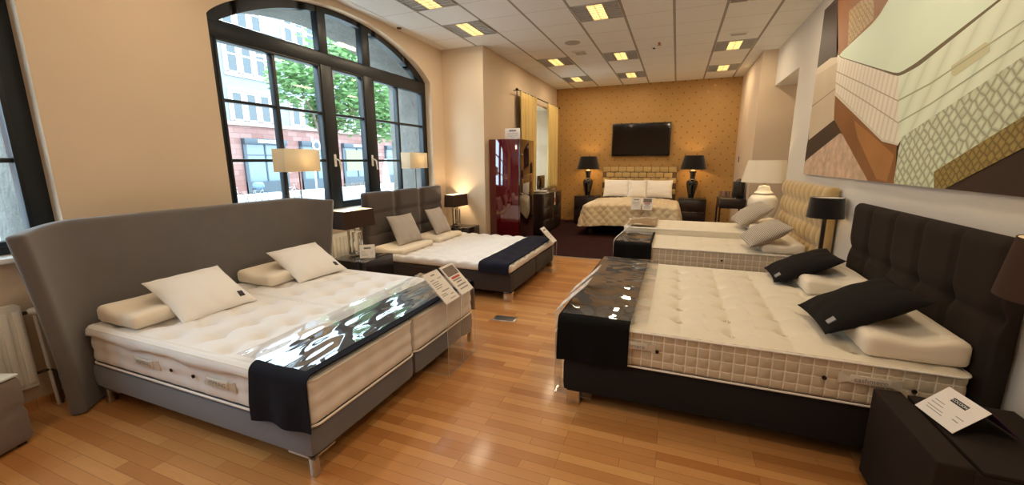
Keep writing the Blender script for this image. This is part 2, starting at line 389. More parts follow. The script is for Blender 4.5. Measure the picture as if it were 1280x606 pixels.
# ------------------------------------------------------------------ room shell
ARC = 4.36; AHW = 1.755
def arch_out(y, yc=ARC):
    t = min(1, abs(y - yc) / AHW); return 2.87 + .525 * (1 - t * t) ** .8
def arch_in(y, yc=ARC):
    d = min(1.64, abs(y - yc)); return 3.33 - (3.0 - math.sqrt(9 - d * d))
def wall_arched(name, xa, xb, y0, y1, opens, ztop, m, sill):
    """wall between planes xa<xb along y with arched openings [(yc,hw,archfn)]"""
    b = B(); ys = {y0, y1}
    for yc, hw, fn in opens:
        for t in np.cos(np.linspace(0, PI, 41)): ys.add(round(yc + hw * float(t), 5))
    ys = sorted(y for y in ys if y0 <= y <= y1)
    def op(y):
        for o_ in opens:
            if o_[0] - o_[1] - 1e-6 < y < o_[0] + o_[1] + 1e-6: return o_
    for a, c in zip(ys, ys[1:]):
        o_ = op((a + c) / 2)
        for x in (xa, xb):
            if o_ is None: b.quad((x, a, -.9 if x < -4 else 0), (x, c, -.9 if x < -4 else 0), (x, c, ztop), (x, a, ztop))
            else:
                b.quad((x, a, -.9 if x < -4 else 0), (x, c, -.9 if x < -4 else 0), (x, c, sill), (x, a, sill))
                b.quad((x, a, o_[2](a, o_[0])), (x, c, o_[2](c, o_[0])), (x, c, ztop), (x, a, ztop))
        if o_:
            b.quad((xa, a, o_[2](a, o_[0])), (xb, a, o_[2](a, o_[0])), (xb, c, o_[2](c, o_[0])), (xa, c, o_[2](c, o_[0])))
            b.quad((xa, a, sill), (xb, a, sill), (xb, c, sill), (xa, c, sill))
    for yc, hw, fn in opens:
        for y in (yc - hw, yc + hw): b.quad((xa, y, sill), (xb, y, sill), (xb, y, fn(y, yc)), (xa, y, fn(y, yc)))
    b.quad((xa, y0, ztop), (xb, y0, ztop), (xb, y1, ztop), (xa, y1, ztop))
    for y in (y0, y1): b.quad((xa, y, 0), (xb, y, 0), (xb, y, ztop), (xa, y, ztop))
    bmesh.ops.remove_doubles(b.bm, verts=b.bm.verts[:], dist=1e-5)
    return structure(b.build(name, m))
Y2 = -.315
arc_o = lambda y, yc: arch_out(y, yc)
arc_s = lambda y, yc: min(arch_out(yc + (y - yc) * 1.02, yc), 9) - .05
wall_arched('wall_left', -3.975, XL, YF, 6.5, [(ARC, AHW, arc_o), (Y2, AHW, arc_o)], ZC, W['wall'], 1.0)
wall_arched('wall_outer', -4.66, -4.05, YF - 2, 8.5, [(ARC, 1.70, arc_s), (Y2, 1.70, arc_s)], 6.0, W['stone_jamb'], 1.0)
structure(B().box(-3.98, XL, 6.5, 6.51, 0, ZC).build('wall_corner', W['wall']))
# pier that narrows the back of the room, with a tall window opening in its side
PW = (8.75, 10.25, .95, 2.85)
b = B(); b.quad((XL, 6.5, 0), (XB, 6.5, 0), (XB, 6.5, ZC), (XL, 6.5, ZC))
for a, c in ((6.5, PW[0]), (PW[1], YB)): b.quad((XB, a, 0), (XB, c, 0), (XB, c, ZC), (XB, a, ZC))
b.quad((XB, PW[0], 0), (XB, PW[1], 0), (XB, PW[1], PW[2]), (XB, PW[0], PW[2])); b.quad((XB, PW[0], PW[3]), (XB, PW[1], PW[3]), (XB, PW[1], ZC), (XB, PW[0], ZC))
for y in (PW[0], PW[1]): b.quad((XB, y, PW[2]), (-3.9, y, PW[2]), (-3.9, y, PW[3]), (XB, y, PW[3]))
for z in (PW[2], PW[3]): b.quad((XB, PW[0], z), (-3.9, PW[0], z), (-3.9, PW[1], z), (XB, PW[1], z))
bmesh.ops.remove_doubles(b.bm, verts=b.bm.verts[:], dist=1e-5)
structure(b.build('wall_pier', W['wall'], recalc=False))
structure(B().box(XB - .02, XRB + .02, YB, YB + .15, 0, ZC).build('wall_back', W['paper']))
# right hand wall: front run, passage opening, set-back end
b = B(); b.box(XR, XR + .9, YF, 7.1, 0, ZC); b.box(XR, XR + .9, 7.1, 8.67, 2.87, ZC)
structure(b.build('wall_right', W['wallr']))
structure(B().box(XRB, 2.7, 8.67, YB + .15, 0, ZC).build('wall_recess', W['wall']))
structure(B().box(2.4, 2.7, 7.1, 8.67, 0, 2.87).build('wall_passage', W['wall']))
structure(B().box(-4.05, 2.4, YF - .15, YF, 0, ZC).build('wall_front', W['wall']))
structure(B().box(-4.66, 2.4, YF - .15, 6.65, -.12, 0).build('floor', W['oak']))
structure(B().box(-3.2, 2.7, 6.65, YB + .15, -.12, .006).build('floor_carpet', W['carpet']))
structure(B().box(XB - .7, 1.5, 6.635, 6.665, -.005, .009, .003).build('trim_threshold', W['metal']))
structure(B().box(-4.66, 2.7, YF - .15, YB + .15, ZC, ZC + .12).build('ceiling', W['ceil']))
# plasterboard margin strip along the window wall, slightly lower than the tiles
structure(B().box(XL, -3.72, YF, 6.5, ZC - .004, ZC + .01).build('trim_ceiling', W['reveal']))
structure(B().box(-3.12, XRB, YB - .02, YB, 0, .08, .004).build('baseboard_back', W['paper']))
structure(B().box(XL, XL + .015, YF, 6.5, 0, .07, .004).build('baseboard_left', W['oak']))
structure(B().box(XB, XB + .015, 6.52, YB, 0, .07, .004).build('baseboard_pier', W['oak']))
structure(B().box(XR - .015, XR, YF, 7.1, 0, .07, .004).build('baseboard_right', W['wood']))
for i, yc in ((1, ARC), (2, Y2)):
    structure(B().box(-3.99, -3.80, yc - 1.80, yc + 1.80, .995, 1.03, .008).build('trim_%d' % i, W['sill']))

def arch_window(n, yc):
    win = bpy.data.objects.new('window_%d' % n, None); C.link(win); win.location = (-4.01, yc, 1.03)
    structure(win, 'tall arched window with dark frame and thin glazing bars, ' + ('the whole arch between the two beds' if n == 1 else 'cut off at the left edge of the view'), 'window')
    Z0 = 0.0; z = lambda v: v - 1.03; fx0, fx1 = -.04, .045
    ys = [float(t) * AHW for t in np.cos(np.linspace(PI, 0, 61))]
    ao = lambda y: z(arch_out(yc + y, yc)); ai = lambda y: z(arch_in(yc + y, yc))
    b = B()
    b.box(fx0, fx1, -AHW, -1.655, -.03, z(2.86)); b.box(fx0, fx1, 1.655, AHW, -.03, z(2.86)); b.box(fx0, fx1, -1.66, 1.66, -.03, .06)
    # curved head: band between the opening and the glass line
    for a, c in zip(ys, ys[1:]):
        la, lc = (max(z(2.85), ai(a)) if abs(a) < 1.62 else z(2.85)), (max(z(2.85), ai(c)) if abs(c) < 1.62 else z(2.85))
        la, lc = min(la, ao(a) - .03), min(lc, ao(c) - .03)
        b.prism([(fx0, a, la), (fx0, c, lc), (fx0, c, ao(c)), (fx0, a, ao(a))], (fx1 - fx0, 0, 0))
    bmesh.ops.remove_doubles(b.bm, verts=b.bm.verts[:], dist=1e-4)
    b.build('window_frame', W['frame'], win)
    B().box(fx0, fx1 + .012, -1.72, 1.72, z(2.725), z(2.865), .006).build('transom', W['frame'], win)
    for c, w in ((-.37, .165), (.36, .18)):
        m_ = B(); m_.box(fx0, fx1 + .016, c - w / 2, c + w / 2, 0, z(2.73), .006); m_.box(fx0, fx1 + .01, c - w / 2 + .02, c + w / 2 - .02, z(2.86), ai(c) + .06, .006)
        m_.build('mullion', W['frame'], win)
    # sash rims round each light
    s = B()
    for a, c in ((-1.655, -.4525), (-.2875, .27), (.45, 1.655)):
        for q in (a + .012, c - .012): s.box(fx0 + .01, fx1 + .008, q - .014, q + .014, .06, z(2.725), .003)
        s.box(fx0 + .01, fx1 + .008, a, c, z(2.70), z(2.728), .003); s.box(fx0 + .01, fx1 + .008, a, c, .05, .085, .003)
        s.box(fx0 + .015, fx1 - .01, a, c, z(2.865), z(2.885), .003)
    s.build('sash_rim', W['frame'], win)
    g = B()
    for c in (-1.055, 1.01): g.box(fx0 + .012, fx1 - .004, c - .022, c + .022, .05, z(2.73), .004)
    for zz in (2.18, 1.625): g.box(fx0 + .012, fx1 - .006, -1.66, 1.66, z(zz) - .015, z(zz) + .015, .004)
    g.build('glazing_bar', W['frame'], win)
    gl = [(0, y, max(z(2.86), ai(y))) for y in np.linspace(-1.56, 1.56, 41)]
    p = B(); p.quad((0, -1.66, .05), (0, 1.66, .05), (0, 1.66, z(2.75)), (0, -1.66, z(2.75)))
    p.bm.faces.new([p.bm.verts.new(q) for q in ([(0, -1.56, z(2.8)), (0, 1.56, z(2.8))] + gl[::-1])])
    p.build('glass_pane', W['glass'], win)
    for c in (-.35, .33):
        h = B(); h.box(fx1 + .014, fx1 + .026, c - .018, c + .018, z(1.55), z(1.70), .004)
        h.tube([(fx1 + .03, c, z(1.64)), (fx1 + .055, c, z(1.64)), (fx1 + .06, c + .03, z(1.62)), (fx1 + .06, c + .045, z(1.50))], .011, 8)
        h.build('window_handle', W['white'], win)
    # glass lettering meant for the street, so it reads backwards from inside
    text('VISPRING', .105, (.012, .0 if n == 1 else 1.43, z(1.29)), (PI / 2, 0, PI / 2), W['signwhite'], win, 'lettering', .0005, 'CENTER' if n == 1 else 'LEFT', mirror=True, sx=.95)
    return win
arch_window(1, ARC); arch_window(2, Y2)
win = bpy.data.objects.new('window_3', None); C.link(win); win.location = (-3.6, 9.5, .95); structure(win, 'narrow window behind gold curtains', 'window')
b = B(); w2 = .75
for y in (-w2 + .04, 0, w2 - .04): b.box(-.03, .03, y - .04, y + .04, 0, 1.9, .005)
for z in (.04, .6, 1.25, 1.86): b.box(-.03, .03, -w2, w2, z - .035, z + .035, .005)
b.build('window_frame', W['white'], win)
p = B(); p.quad((0, -w2, 0), (0, w2, 0), (0, w2, 1.9), (0, -w2, 1.9)); p.build('glass_pane', W['glass'], win)
structure(B().box(-3.6, XB + .03, PW[0] - .02, PW[1] + .02, PW[2] - .03, PW[2] + .003, .005).build('trim_3', W['sill']))

# ------------------------------------------------------------------ ceiling fittings
PX = .607
def cell(i): return .45 + i * PX
def ceiling_light(i, y, label):
    x0 = cell(i); t = thing('ceiling_light', label, 'ceiling light', (x0 + PX / 2, y + .3, ZC), group='square louvred ceiling lights')
    h = PX / 2 - .012
    b = B()
    for s in (-1, 1):
        b.box(s * h, s * (h - .012), -.292, .292, -.012, 0); b.box(-h, h, s * .292, s * .28, -.012, 0)
    for s in (-1, 1): b.box(s * .102, s * .096, -.28, .28, -.012, 0)
    b.build('frame', W['louvre'], t)
    for s in (-1, 1):
        l = B(); n = 9
        l.box(s * .104, s * (h - .012), -.28, .28, -.002, 0)
        for q in range(n):
            yy = -.28 + .56 * (q + .5) / n
            l.box(s * .104, s * (h - .012), yy - .003, yy + .003, -.012, -.002)
        l.build('louvre', W['louvre'], t)
    d = B(); d.box(-.096, .096, -.28, .28, -.004, -.001); d.build('lit_tube_panel', W['lampglow'], t)
    d = B()
    for q in range(7):
        yy = -.28 + .56 * (q + .5) / 7; d.box(-.096, .096, yy - .004, yy + .004, -.013, -.004)
    d.box(-.003, .003, -.28, .28, -.013, -.004)
    d.build('louvre_blades', W['white'], t)
    L = bpy.data.lights.new('tube_light', 'AREA'); L.shape = 'RECTANGLE'; L.size = .19; L.size_y = .55; L.energy = LAMP; L.color = (1, .80, .56)
    o = bpy.data.objects.new('tube_light', L); o.location = (0, 0, -.016); link(o, t)
    return t
LAMP = 9.5
for i, y, lab in ((-6, 4.2, 'louvred ceiling light on the window side, cut by the top of the view'),
               (-6, 5.4, 'louvred ceiling light just in front of the wall pier corner'),
               (-3, 5.4, 'large louvred ceiling light alone in the middle of the ceiling'),
               (-5, 7.8, 'louvred ceiling light above the red wardrobe'),
               (-5, 9.6, 'louvred ceiling light farthest back on the window side'),
               (-3, 7.8, 'louvred ceiling light in the middle row beside the air grille and round speaker'),
               (-3, 9.6, 'louvred ceiling light farthest back above the wall television'),
               (0, 7.8, 'louvred ceiling light on the right row next to the small slotted vent'),
               (0, 9.6, 'louvred ceiling light farthest back on the right row'),
               (0, 5.4, 'louvred ceiling light at the top edge above the cream double mattress')):
    ceiling_light(i, y, lab)
for i, y, lab in ((-6, 1.8, 'louvred ceiling light over the grey winged bed, out of view'), (-3, 3.0, 'louvred ceiling light over the aisle, out of view'),
               (0, 3.0, 'louvred ceiling light over the dark bed, out of view'), (-3, .6, 'louvred ceiling light above the camera, out of view'),
               (0, .6, 'louvred ceiling light by the right wall, out of view'), (-5, -.6, 'louvred ceiling light near the left edge window, out of view'), (-2, -1.8, 'louvred ceiling light behind the camera, out of view')):
    ceiling_light(i, y, lab)
b = B(); b.lathe([(.005, 0), (.125, 0), (.125, -.004), (.115, -.008), (.005, -.008)], 40); tag(b.build('ceiling_speaker', mat('grey_white_grille', (176, 172, 166), .6, bump=.6, bscale=400), loc=(-1.69, 6.94, ZC)), 'round white speaker grille set in the ceiling tiles', 'speaker')
t = thing('air_grille', 'square white air grille in the ceiling beside the round speaker', 'vent', (-1.7, 7.6, ZC))
b = B(); b.box(-.12, .12, -.14, .14, -.008, 0, .003); b.build('frame', W['white'], t)
b = B()
for q in range(6): b.box(-.09, .09, -.1 + q * .04 - .008, -.1 + q * .04 + .008, -.012, -.008)
b.build('slat', W['louvre'], t)
t = thing('slot_vent', 'small slotted vent in the ceiling in front of a right row light', 'vent', (.74, 7.45, ZC))
b = B(); b.box(-.13, .13, -.06, .06, -.008, 0, .003); b.build('frame', W['white'], t)
b = B()
for q in range(3): b.box(-.1, .1, -.03 + q * .03 - .006, -.03 + q * .03 + .006, -.012, -.008)
b.build('slat', W['louvre'], t)
t = thing('smoke_detector', 'small white smoke detector with dark head on the ceiling', 'smoke detector', (-.48, 7.66, ZC))
B().lathe([(.005, 0), (.045, 0), (.045, -.02), (.03, -.03), (.005, -.03)], 24).build('base', W['white'], t); B().lathe([(.004, -.03), (.02, -.03), (.018, -.042), (.004, -.042)], 16).build('sensor', W['tvfr'], t)
tag(B().lathe([(.003, 0), (.02, 0), (.016, -.03), (.03, -.036), (.03, -.04), (.003, -.04)], 16).build('sprinkler', W['brass'], loc=(-.39, 7.48, ZC)), 'tiny brass sprinkler head on the ceiling beside the smoke detector', 'sprinkler')
tag(B().lathe([(.003, 0), (.035, 0), (.03, -.012), (.003, -.012)], 20).build('ceiling_spot', W['tvfr'], loc=(-3.79, 5.25, ZC - .004)), 'small black spot set in the ceiling edge above the arched window', 'spot light')

# ------------------------------------------------------------------ bedding builders
def mattress(label, x0, x1, y0, y1, z0, z1, m, side='roll', tufts=(.25, .21), group=None, labels=(), vents=(), mside=None, tdepth=.018, q=(.0625, .062), flap=False):
    sx, sy, sz = x1 - x0, y1 - y0, z1 - z0; cx, cy = (x0 + x1) / 2, (y0 + y1) / 2
    t = thing('mattress', label, 'mattress', (cx, cy, z0), group=group)
    def fn(P, N):
        P = P.copy(); top = np.clip((N[:, 2] - .6) / .4, 0, 1)
        px, py = P[:, 0], P[:, 1]
        return P
    def fn(P, N):
        P = P.copy(); top = sm((N[:, 2] - .5) / .5)
        edge = sm(np.minimum(sx / 2 - abs(P[:, 0]), sy / 2 - abs(P[:, 1])) / .12)
        tx, ty = tufts
        row = np.round(P[:, 0] / tx); offs = np.where(np.mod(row, 2) == 0, 0, .5)
        ry = P[:, 1] / ty + offs; dy = (ry - np.round(ry)) * ty; dx = P[:, 0] - row * tx
        d2 = dx * dx + dy * dy
        dim = np.exp(-d2 / (.05 ** 2)) + .35 * np.exp(-np.abs(dx) / .03) + .2 * np.exp(-np.abs(dy) / .03)
        P[:, 2] -= top * edge * tdepth * dim; P[:, 2] += top * edge * .006 * nz(P, 5, cx)
        P[:, 2] += top * (edge - 1) * .012
        hs = 1 - np.abs(N[:, 2])
        arc = np.where(np.abs(N[:, 0]) > np.abs(N[:, 1]), P[:, 1], P[:, 0])
        zz = P[:, 2] / sz + .5
        if side == 'quilt':
            a = np.abs(np.sin(PI * arc / q[0])) ** .4 * np.abs(np.sin(PI * (P[:, 2] + sz / 2) / q[1])) ** .4
            dsp = .009 * a - .005
        else:
            a = np.abs(np.sin(PI * 3 * zz)) ** .5
            dsp = .012 * a - .006 + .004 * np.sin(arc * 2 * PI / .16)
        P[:, :2] += N[:, :2] * (hs * dsp)[:, None]
        return P
    V, F = softbox(sx, sy, sz, .035, (.025, .025, .02) if side != 'quilt' else (.0104, .0104, .0104) if q[0] < .065 else (.0175, .0175, .0175), fn)
    V[:, 2] += sz / 2
    mm = [m, mside or m]
    o = mesh('cover', V, F, mm, t)
    if mside:
        n = np.zeros(len(o.data.polygons) * 3); o.data.polygons.foreach_get('normal', n); n = n.reshape(-1, 3)
        c = np.zeros(len(o.data.polygons) * 3); o.data.polygons.foreach_get('center', c); c = c.reshape(-1, 3)
        idx = np.where(c[:, 2] < sz - .034, 1, 0).astype(np.int32); o.data.polygons.foreach_set('material_index', idx)
    for z in (.008, sz - .022):
        pts = []
        for a0, (qx, qy) in zip((0, PI / 2, PI, 3 * PI / 2), ((1, 1), (-1, 1), (-1, -1), (1, -1))):
            for k in range(7):
                a = a0 + k / 6 * PI / 2; pts.append((qx * (sx / 2 - .05) + .058 * math.cos(a), qy * (sy / 2 - .05) + .058 * math.sin(a), z))
        B().tube(pts, .0065, 8, closed=True).build('piping', W['piping'], t)
    if flap:      # loose quilted pad edge hanging over the near side
        n = 90; V = []
        for i in range(n + 1):
            x_ = -sx / 2 + .02 + (flap - cx + sx / 2 - .02) * i / n
            d_ = .078 + .008 * math.sin(x_ * 9) + .004 * math.sin(x_ * 23)
            for yy, zz in ((-sy / 2 + .03, sz - .010), (-sy / 2 + .004, sz - .014), (-sy / 2 - .012, sz - .03), (-sy / 2 - .016 - .003 * math.sin(x_ * 17), sz - .055), (-sy / 2 - .016 - .004 * math.sin(x_ * 11), sz - d_)): V.append((x_, yy, zz))
        F = [(i * 5 + j, (i + 1) * 5 + j, (i + 1) * 5 + j + 1, i * 5 + j + 1) for i in range(n) for j in range(4)]
        o = mesh('pad_flap', V, F, m, t, ang=80); md = o.modifiers.new('thick', 'SOLIDIFY'); md.thickness = .006
    for (px, py, body, face) in labels:           # woven handles with the maker's lettering
        h = B(); lz = .36 if flap else .50
        if face == 'y':
            h.box(px - cx - .085, px - cx + .085, -sy / 2 - .021, -sy / 2 - .008, sz * lz, sz * lz + .045, .005)
            for s in (-1, 1): h.prism([(px - cx + s * .085, -sy / 2 - .014, sz * (lz + .02)), (px - cx + s * .13, -sy / 2 - .005, sz * (lz - .06)), (px - cx + s * .13, -sy / 2 - .005, sz * (lz + .18)), (px - cx + s * .085, -sy / 2 - .014, sz * (lz + .13))], (0, .004, 0))
            ho = h.build('handle', W['label'], t)
            text(body, .036, (px - cx, -sy / 2 - .0215, sz * lz + .022), (PI / 2, 0, 0), W['ink'], ho)
    for px in vents:
        B().lathe([(.002, 0), (.011, 0), (.011, .006), (.006, .007), (.002, .004)], 16).build('vent', W['eyelet'], t, loc=(px - cx, -sy / 2 - .006, sz * (.42 if flap else .5)), rot=(PI / 2, 0, 0))
    return t
def pillow(label, loc, rot, w=.5, h=.5, th=.15, m='pillow', group=None, tagm=None, tagpos=(.4, -.42), name='pillow', wr=.5, seed=0):
    """cushion lying in its local xy plane (x = down its slope), thickness along z"""
    n = 34; us = np.linspace(-1, 1, n + 1); U, Vv = np.meshgrid(us, us, indexing='ij'); U = U.ravel(); Vv = Vv.ravel()
    prof = ((1 - np.abs(U) ** 2.4) * (1 - np.abs(Vv) ** 2.4)).clip(0) ** .55
    X = w / 2 * U * (1 - .055 * (1 - Vv ** 2)); Y = h / 2 * Vv * (1 - .055 * (1 - U ** 2))
    wrk = wr * .012 * (np.sin(U * 9 + 3 * Vv + seed) * np.abs(Vv) ** 2 + np.sin(Vv * 11 - 2 * U + seed) * np.abs(U) ** 2) * (1 - np.maximum(np.abs(U), np.abs(Vv)) ** 6)
    top = np.stack([X, Y, th / 2 * prof + wrk + .002], 1); bot = np.stack([X, Y, -th / 2 * prof + wrk * .5 - .002], 1)
    idx = np.arange((n + 1) ** 2).reshape(n + 1, n + 1); q = np.stack([idx[:-1, :-1], idx[1:, :-1], idx[1:, 1:], idx[:-1, 1:]], -1).reshape(-1, 4)
    K = (n + 1) ** 2
    rim = np.concatenate([idx[:, 0], idx[-1, 1:], idx[-2::-1, -1], idx[0, -2:0:-1]])
    F = [tuple(f) for f in q] + [tuple(f[::-1] + K) for f in q]
    for a, b_ in zip(rim, np.roll(rim, -1)): F.append((b_, a, a + K, b_ + K))
    o = mesh(name, np.concatenate([top, bot]), F, W[m], loc=loc, rot=rot, ang=80)
    if tagm:
        px, py = tagpos[0] * w, tagpos[1] * h
        V = []
        for dz in (.0035, -.004):
            for ex, ey in ((-.022, -.018), (.022, -.018), (.022, .018), (-.022, .018)):
                qx, qy = (px + ex) / (w / 2), (py + ey) / (h / 2); pr = max(0, (1 - abs(qx) ** 2.4) * (1 - abs(qy) ** 2.4)) ** .55
                wk = wr * .012 * (math.sin(qx * 9 + 3 * qy + seed) * abs(qy) ** 2 + math.sin(qy * 11 - 2 * qx + seed) * abs(qx) ** 2) * (1 - max(abs(qx), abs(qy)) ** 6)
                V.append((px + ex, py + ey, th / 2 * pr + wk + .003 + dz))
        mesh('cloth_tag', V, [(0, 1, 2, 3), (7, 6, 5, 4), (0, 4, 5, 1), (1, 5, 6, 2), (2, 6, 7, 3), (3, 7, 4, 0)], W[tagm], o)
    return tag(o, label, 'pillow', group)
def contour(label, loc, rz=0, lx=.42, ly=.66, h=.12, group=None, m='wedge'):
    """neck support pillow: its two long edges rise in soft waves with a dip between"""
    def fn(P, N):
        P = P.copy(); u = P[:, 0] / (lx / 2)
        f = .80 + .20 * np.cos(u * 2.1 * 1.25 - .3) * 0 + .22 * np.exp(-((u - .72) / .38) ** 2) - .08 * np.exp(-((u + .05) / .35) ** 2) + .04 * np.exp(-((u + .75) / .3) ** 2)
        z = P[:, 2] + h / 2; P[:, 2] = z * f + .004 * nz(P, 9, loc[1]) * (z > h * .5)
        return P
    V, F = softbox(lx, ly, h, .034, .026, fn)
    return tag(mesh('contour_pillow', V, F, W[m], loc=loc, rot=(0, 0, rz), ang=80), label, 'pillow', group)
def drape_band(name, label, cat, x0, x1, ya, yb, ztop, zna, zfa, m, th=.008, off=.006, wrinkle=.003, group=None, thickfoot=None, seed=1.0, rnd=.035, nx=22):
    """cloth laid across a mattress: hangs to zna on the near side (ya) and zfa on the far side (yb)"""
    path = []
    a = ya - off; c = yb + off; zt = ztop + off
    zz = np.linspace(zna, zt - rnd, 14) if zna < zt - rnd else np.array([])
    for z_ in zz: path.append((a, z_, -1, 0))
    for k in range(1, 6):
        an = PI / 2 * k / 6
        if len(zz): path.append((a + rnd - rnd * math.cos(an), zt - rnd + rnd * math.sin(an), -math.cos(an), math.sin(an)))
    n = max(20, int((c - a) / .04))
    s0 = a + (rnd if len(zz) else .02); zf = np.linspace(zt - rnd, zfa, 10) if zfa < zt - rnd else np.array([]); s1 = c - (rnd if len(zf) else .02)
    for y_ in np.linspace(s0, s1, n): path.append((y_, zt, 0, 1))
    if len(zf):
        for k in range(1, 6):
            an = PI / 2 * k / 6; path.append((c - rnd + rnd * math.sin(an), zt - rnd + rnd * math.cos(an), math.sin(an), math.cos(an)))
        for z_ in zf: path.append((c, z_, 1, 0))
    V = []; N = []
    for (y_, z_, ny, nz_) in path:
        for k in range(nx + 1):
            x_ = x0 + (x1 - x0) * k / nx
            side = abs(ny) * min(1, max(0, (zt - z_) / .2))
            w = wrinkle * (math.sin(x_ * 31 + y_ * 5 + seed) + .7 * math.sin(y_ * 23 + x_ * 9 + seed * 2)) + side * .012 * (1 + math.sin(x_ * 26 + seed * 3))
            w = max(w, -.003)
            V.append((x_, y_ + ny * w, z_ + nz_ * w)); N.append((0, ny, nz_))
    V = np.array(V); N = np.array(N); K = len(V); R_ = len(path); idx = np.arange(K).reshape(R_, nx + 1)
    q = np.stack([idx[:-1, :-1], idx[:-1, 1:], idx[1:, 1:], idx[1:, :-1]], -1).reshape(-1, 4)
    F = [tuple(f + K) for f in q] + [tuple(f[::-1]) for f in q]
    rim = np.concatenate([idx[:, 0], idx[-1, 1:], idx[-2::-1, -1], idx[0, -2:0:-1]])
    for p_, r_ in zip(rim, np.roll(rim, -1)): F.append((p_, r_, r_ + K, p_ + K))
    cen = np.array([(x0 + x1) / 2, (ya + yb) / 2, ztop])
    o = mesh(name, np.concatenate([V, V + N * th]) - cen, F, m, loc=tuple(cen), ang=60)
    bmn = bmesh.new(); bmn.from_mesh(o.data); bmesh.ops.recalc_face_normals(bmn, faces=bmn.faces[:]); bmn.to_mesh(o.data); bmn.free()
    return tag(o, label, cat, group)
def film_sheet(label, x0, x1, y0, y1, z, amp=.004, seed=0, group=None, fx=1.0, fy=1.0):
    """loose clear plastic sheet lying over a runner, with lazy buckles"""
    nx, ny = 36, 110; V = []
    for i in range(nx + 1):
        for j in range(ny + 1):
            x_ = x0 + (x1 - x0) * i / nx; y_ = y0 + (y1 - y0) * j / ny
            u_, v_ = x_ * fx, y_ * fy; w = noise.noise(Vector((u_ * 4 + v_ * 1.2 + seed, v_ * 3, seed))) + .38 * noise.noise(Vector((u_ * 11 + v_ * 2, v_ * 7 + seed, 3 + seed)))
            V.append((x_ - (x0 + x1) / 2, y_ - (y0 + y1) / 2, amp * (w + 1.1)))
    F = [(i * (ny + 1) + j, (i + 1) * (ny + 1) + j, (i + 1) * (ny + 1) + j + 1, i * (ny + 1) + j + 1) for i in range(nx) for j in range(ny)]
    return tag(mesh('plastic_film', V, F, W['film'], loc=((x0 + x1) / 2, (y0 + y1) / 2, z), ang=180), label, 'plastic sheet', group)
def card_lines(parent, w, h, spec, z, m=None):
    """printed text lines on a card lying in local (u right, v up) plane at height z"""
    b = B()
    for (u0, u1, v, t_) in spec: b.box(u0 * w, u1 * w, v * h - t_, v * h + t_, z, z + .0004)
    return b.build('lettering', m or W['ink'], parent)
def sign_stand(label, x, y, zb, facing=1, w=.205, L=.29, tilt=45, group='clear acrylic sign stands', base=.26, photo=False, lift=0, red=False, logo=False, paper=True):
    """bent clear sheet: foot on the floor under the bed, upright, then a plate leaning back over the bed.  facing=+1: front looks to +x"""
    t = thing('sign_stand', label, 'sign stand', (x, y, 0.0 + lift), 0 if facing == 1 else PI, group)
    a = math.radians(tilt); p = [(-base, .003), (0, .003), (0, zb), (-L * math.sin(a), zb + L * math.cos(a))]
    b = B(); th = .004
    def slab(p0, p1):
        d = Vector((p1[0] - p0[0], 0, p1[1] - p0[1])).normalized(); n_ = Vector((d.z, 0, -d.x)) * th / 2
        a0, a1 = Vector((p0[0], 0, p0[1])), Vector((p1[0], 0, p1[1])); q = []
        for yy in (-w / 2, w / 2): q.append([a0 + n_ + Vector((0, yy, 0)), a1 + n_ + Vector((0, yy, 0)), a1 - n_ + Vector((0, yy, 0)), a0 - n_ + Vector((0, yy, 0))])
        v = [[b.bm.verts.new(c) for c in r] for r in q]
        for fi, f in enumerate([(v[0][0], v[0][1], v[1][1], v[1][0]), (v[0][2], v[0][3], v[1][3], v[1][2]), (v[0][0], v[0][3], v[0][2], v[0][1]), (v[1][0], v[1][1], v[1][2], v[1][3]), (v[0][1], v[0][2], v[1][2], v[1][1]), (v[0][3], v[0][0], v[1][0], v[1][3])]):
            ff = b.bm.faces.new(f); ff.material_index = 0 if fi < 2 else 1
    for i in range(3): slab(p[i], p[i + 1])
    b.build('acrylic_sheet', [W['acrylic'], W['acrylic_edge']], t)
    if paper:
        # local frame of the plate: u -> +y, v -> up the slope, normal out
        M_ = Matrix(((0, -math.sin(a), math.cos(a), 0), (1, 0, 0, 0), (0, math.cos(a), math.sin(a), 0), (0, 0, 0, 1)))
        pc = bpy.data.objects.new('price_card', None)
        bb = B(); bb.box(-w / 2 + .004, w / 2 - .004, .004, L - .004, .0025, .0035); o = bb.build('price_card', W['paperw'], t)
        o.matrix_local = Matrix.Translation((0, 0, zb)) @ M_
        if photo:
            g = B(); g.box(-w / 2 + .02, w / 2 - .02, L * .62, L * .92, .0035, .004); g.build('printed_photo', W['photo'], o)
            card_lines(o, w, L, [(-.3, .3, .55, .010)], .0036, W['inkr']); card_lines(o, w, L, [(-.32, .25, .47, .006), (-.2, .2, .39, .006), (-.33, .33, .28, .006), (-.3, .3, .17, .005)], .0036)
        elif logo:
            g = B(); g.box(-.05, .05, L * .78, L * .86, .0035, .004); g.build('printed_photo', W['inkd'], o)
            text('COCOON', .02, (0, L * .82, .0042), (0, 0, 0), W['signwhite'], o, ext=.0002)
            card_lines(o, w, L, [(-.38, .38, .62, .003), (-.34, .3, .54, .003), (-.36, .33, .46, .003), (-.2, .25, .34, .003)], .0036)
        else:
            card_lines(o, w, L, [(-.12, .14, .88, .006), (-.36, -.1, .74, .003), (.1, .36, .74, .003), (-.36, .05, .66, .003), (-.36, .02, .6, .003), (-.36, .1, .54, .003), (-.36, 0, .48, .003), (-.2, .3, .36, .004), (-.36, -.05, .28, .003), (-.36, .0, .23, .003), (.15, .35, .2, .003), (-.05, .3, .09, .003)], .0036)
    return t
W['photo'] = mat('brown_print', (120, 104, 94), .6, var=.5, vscale=40)
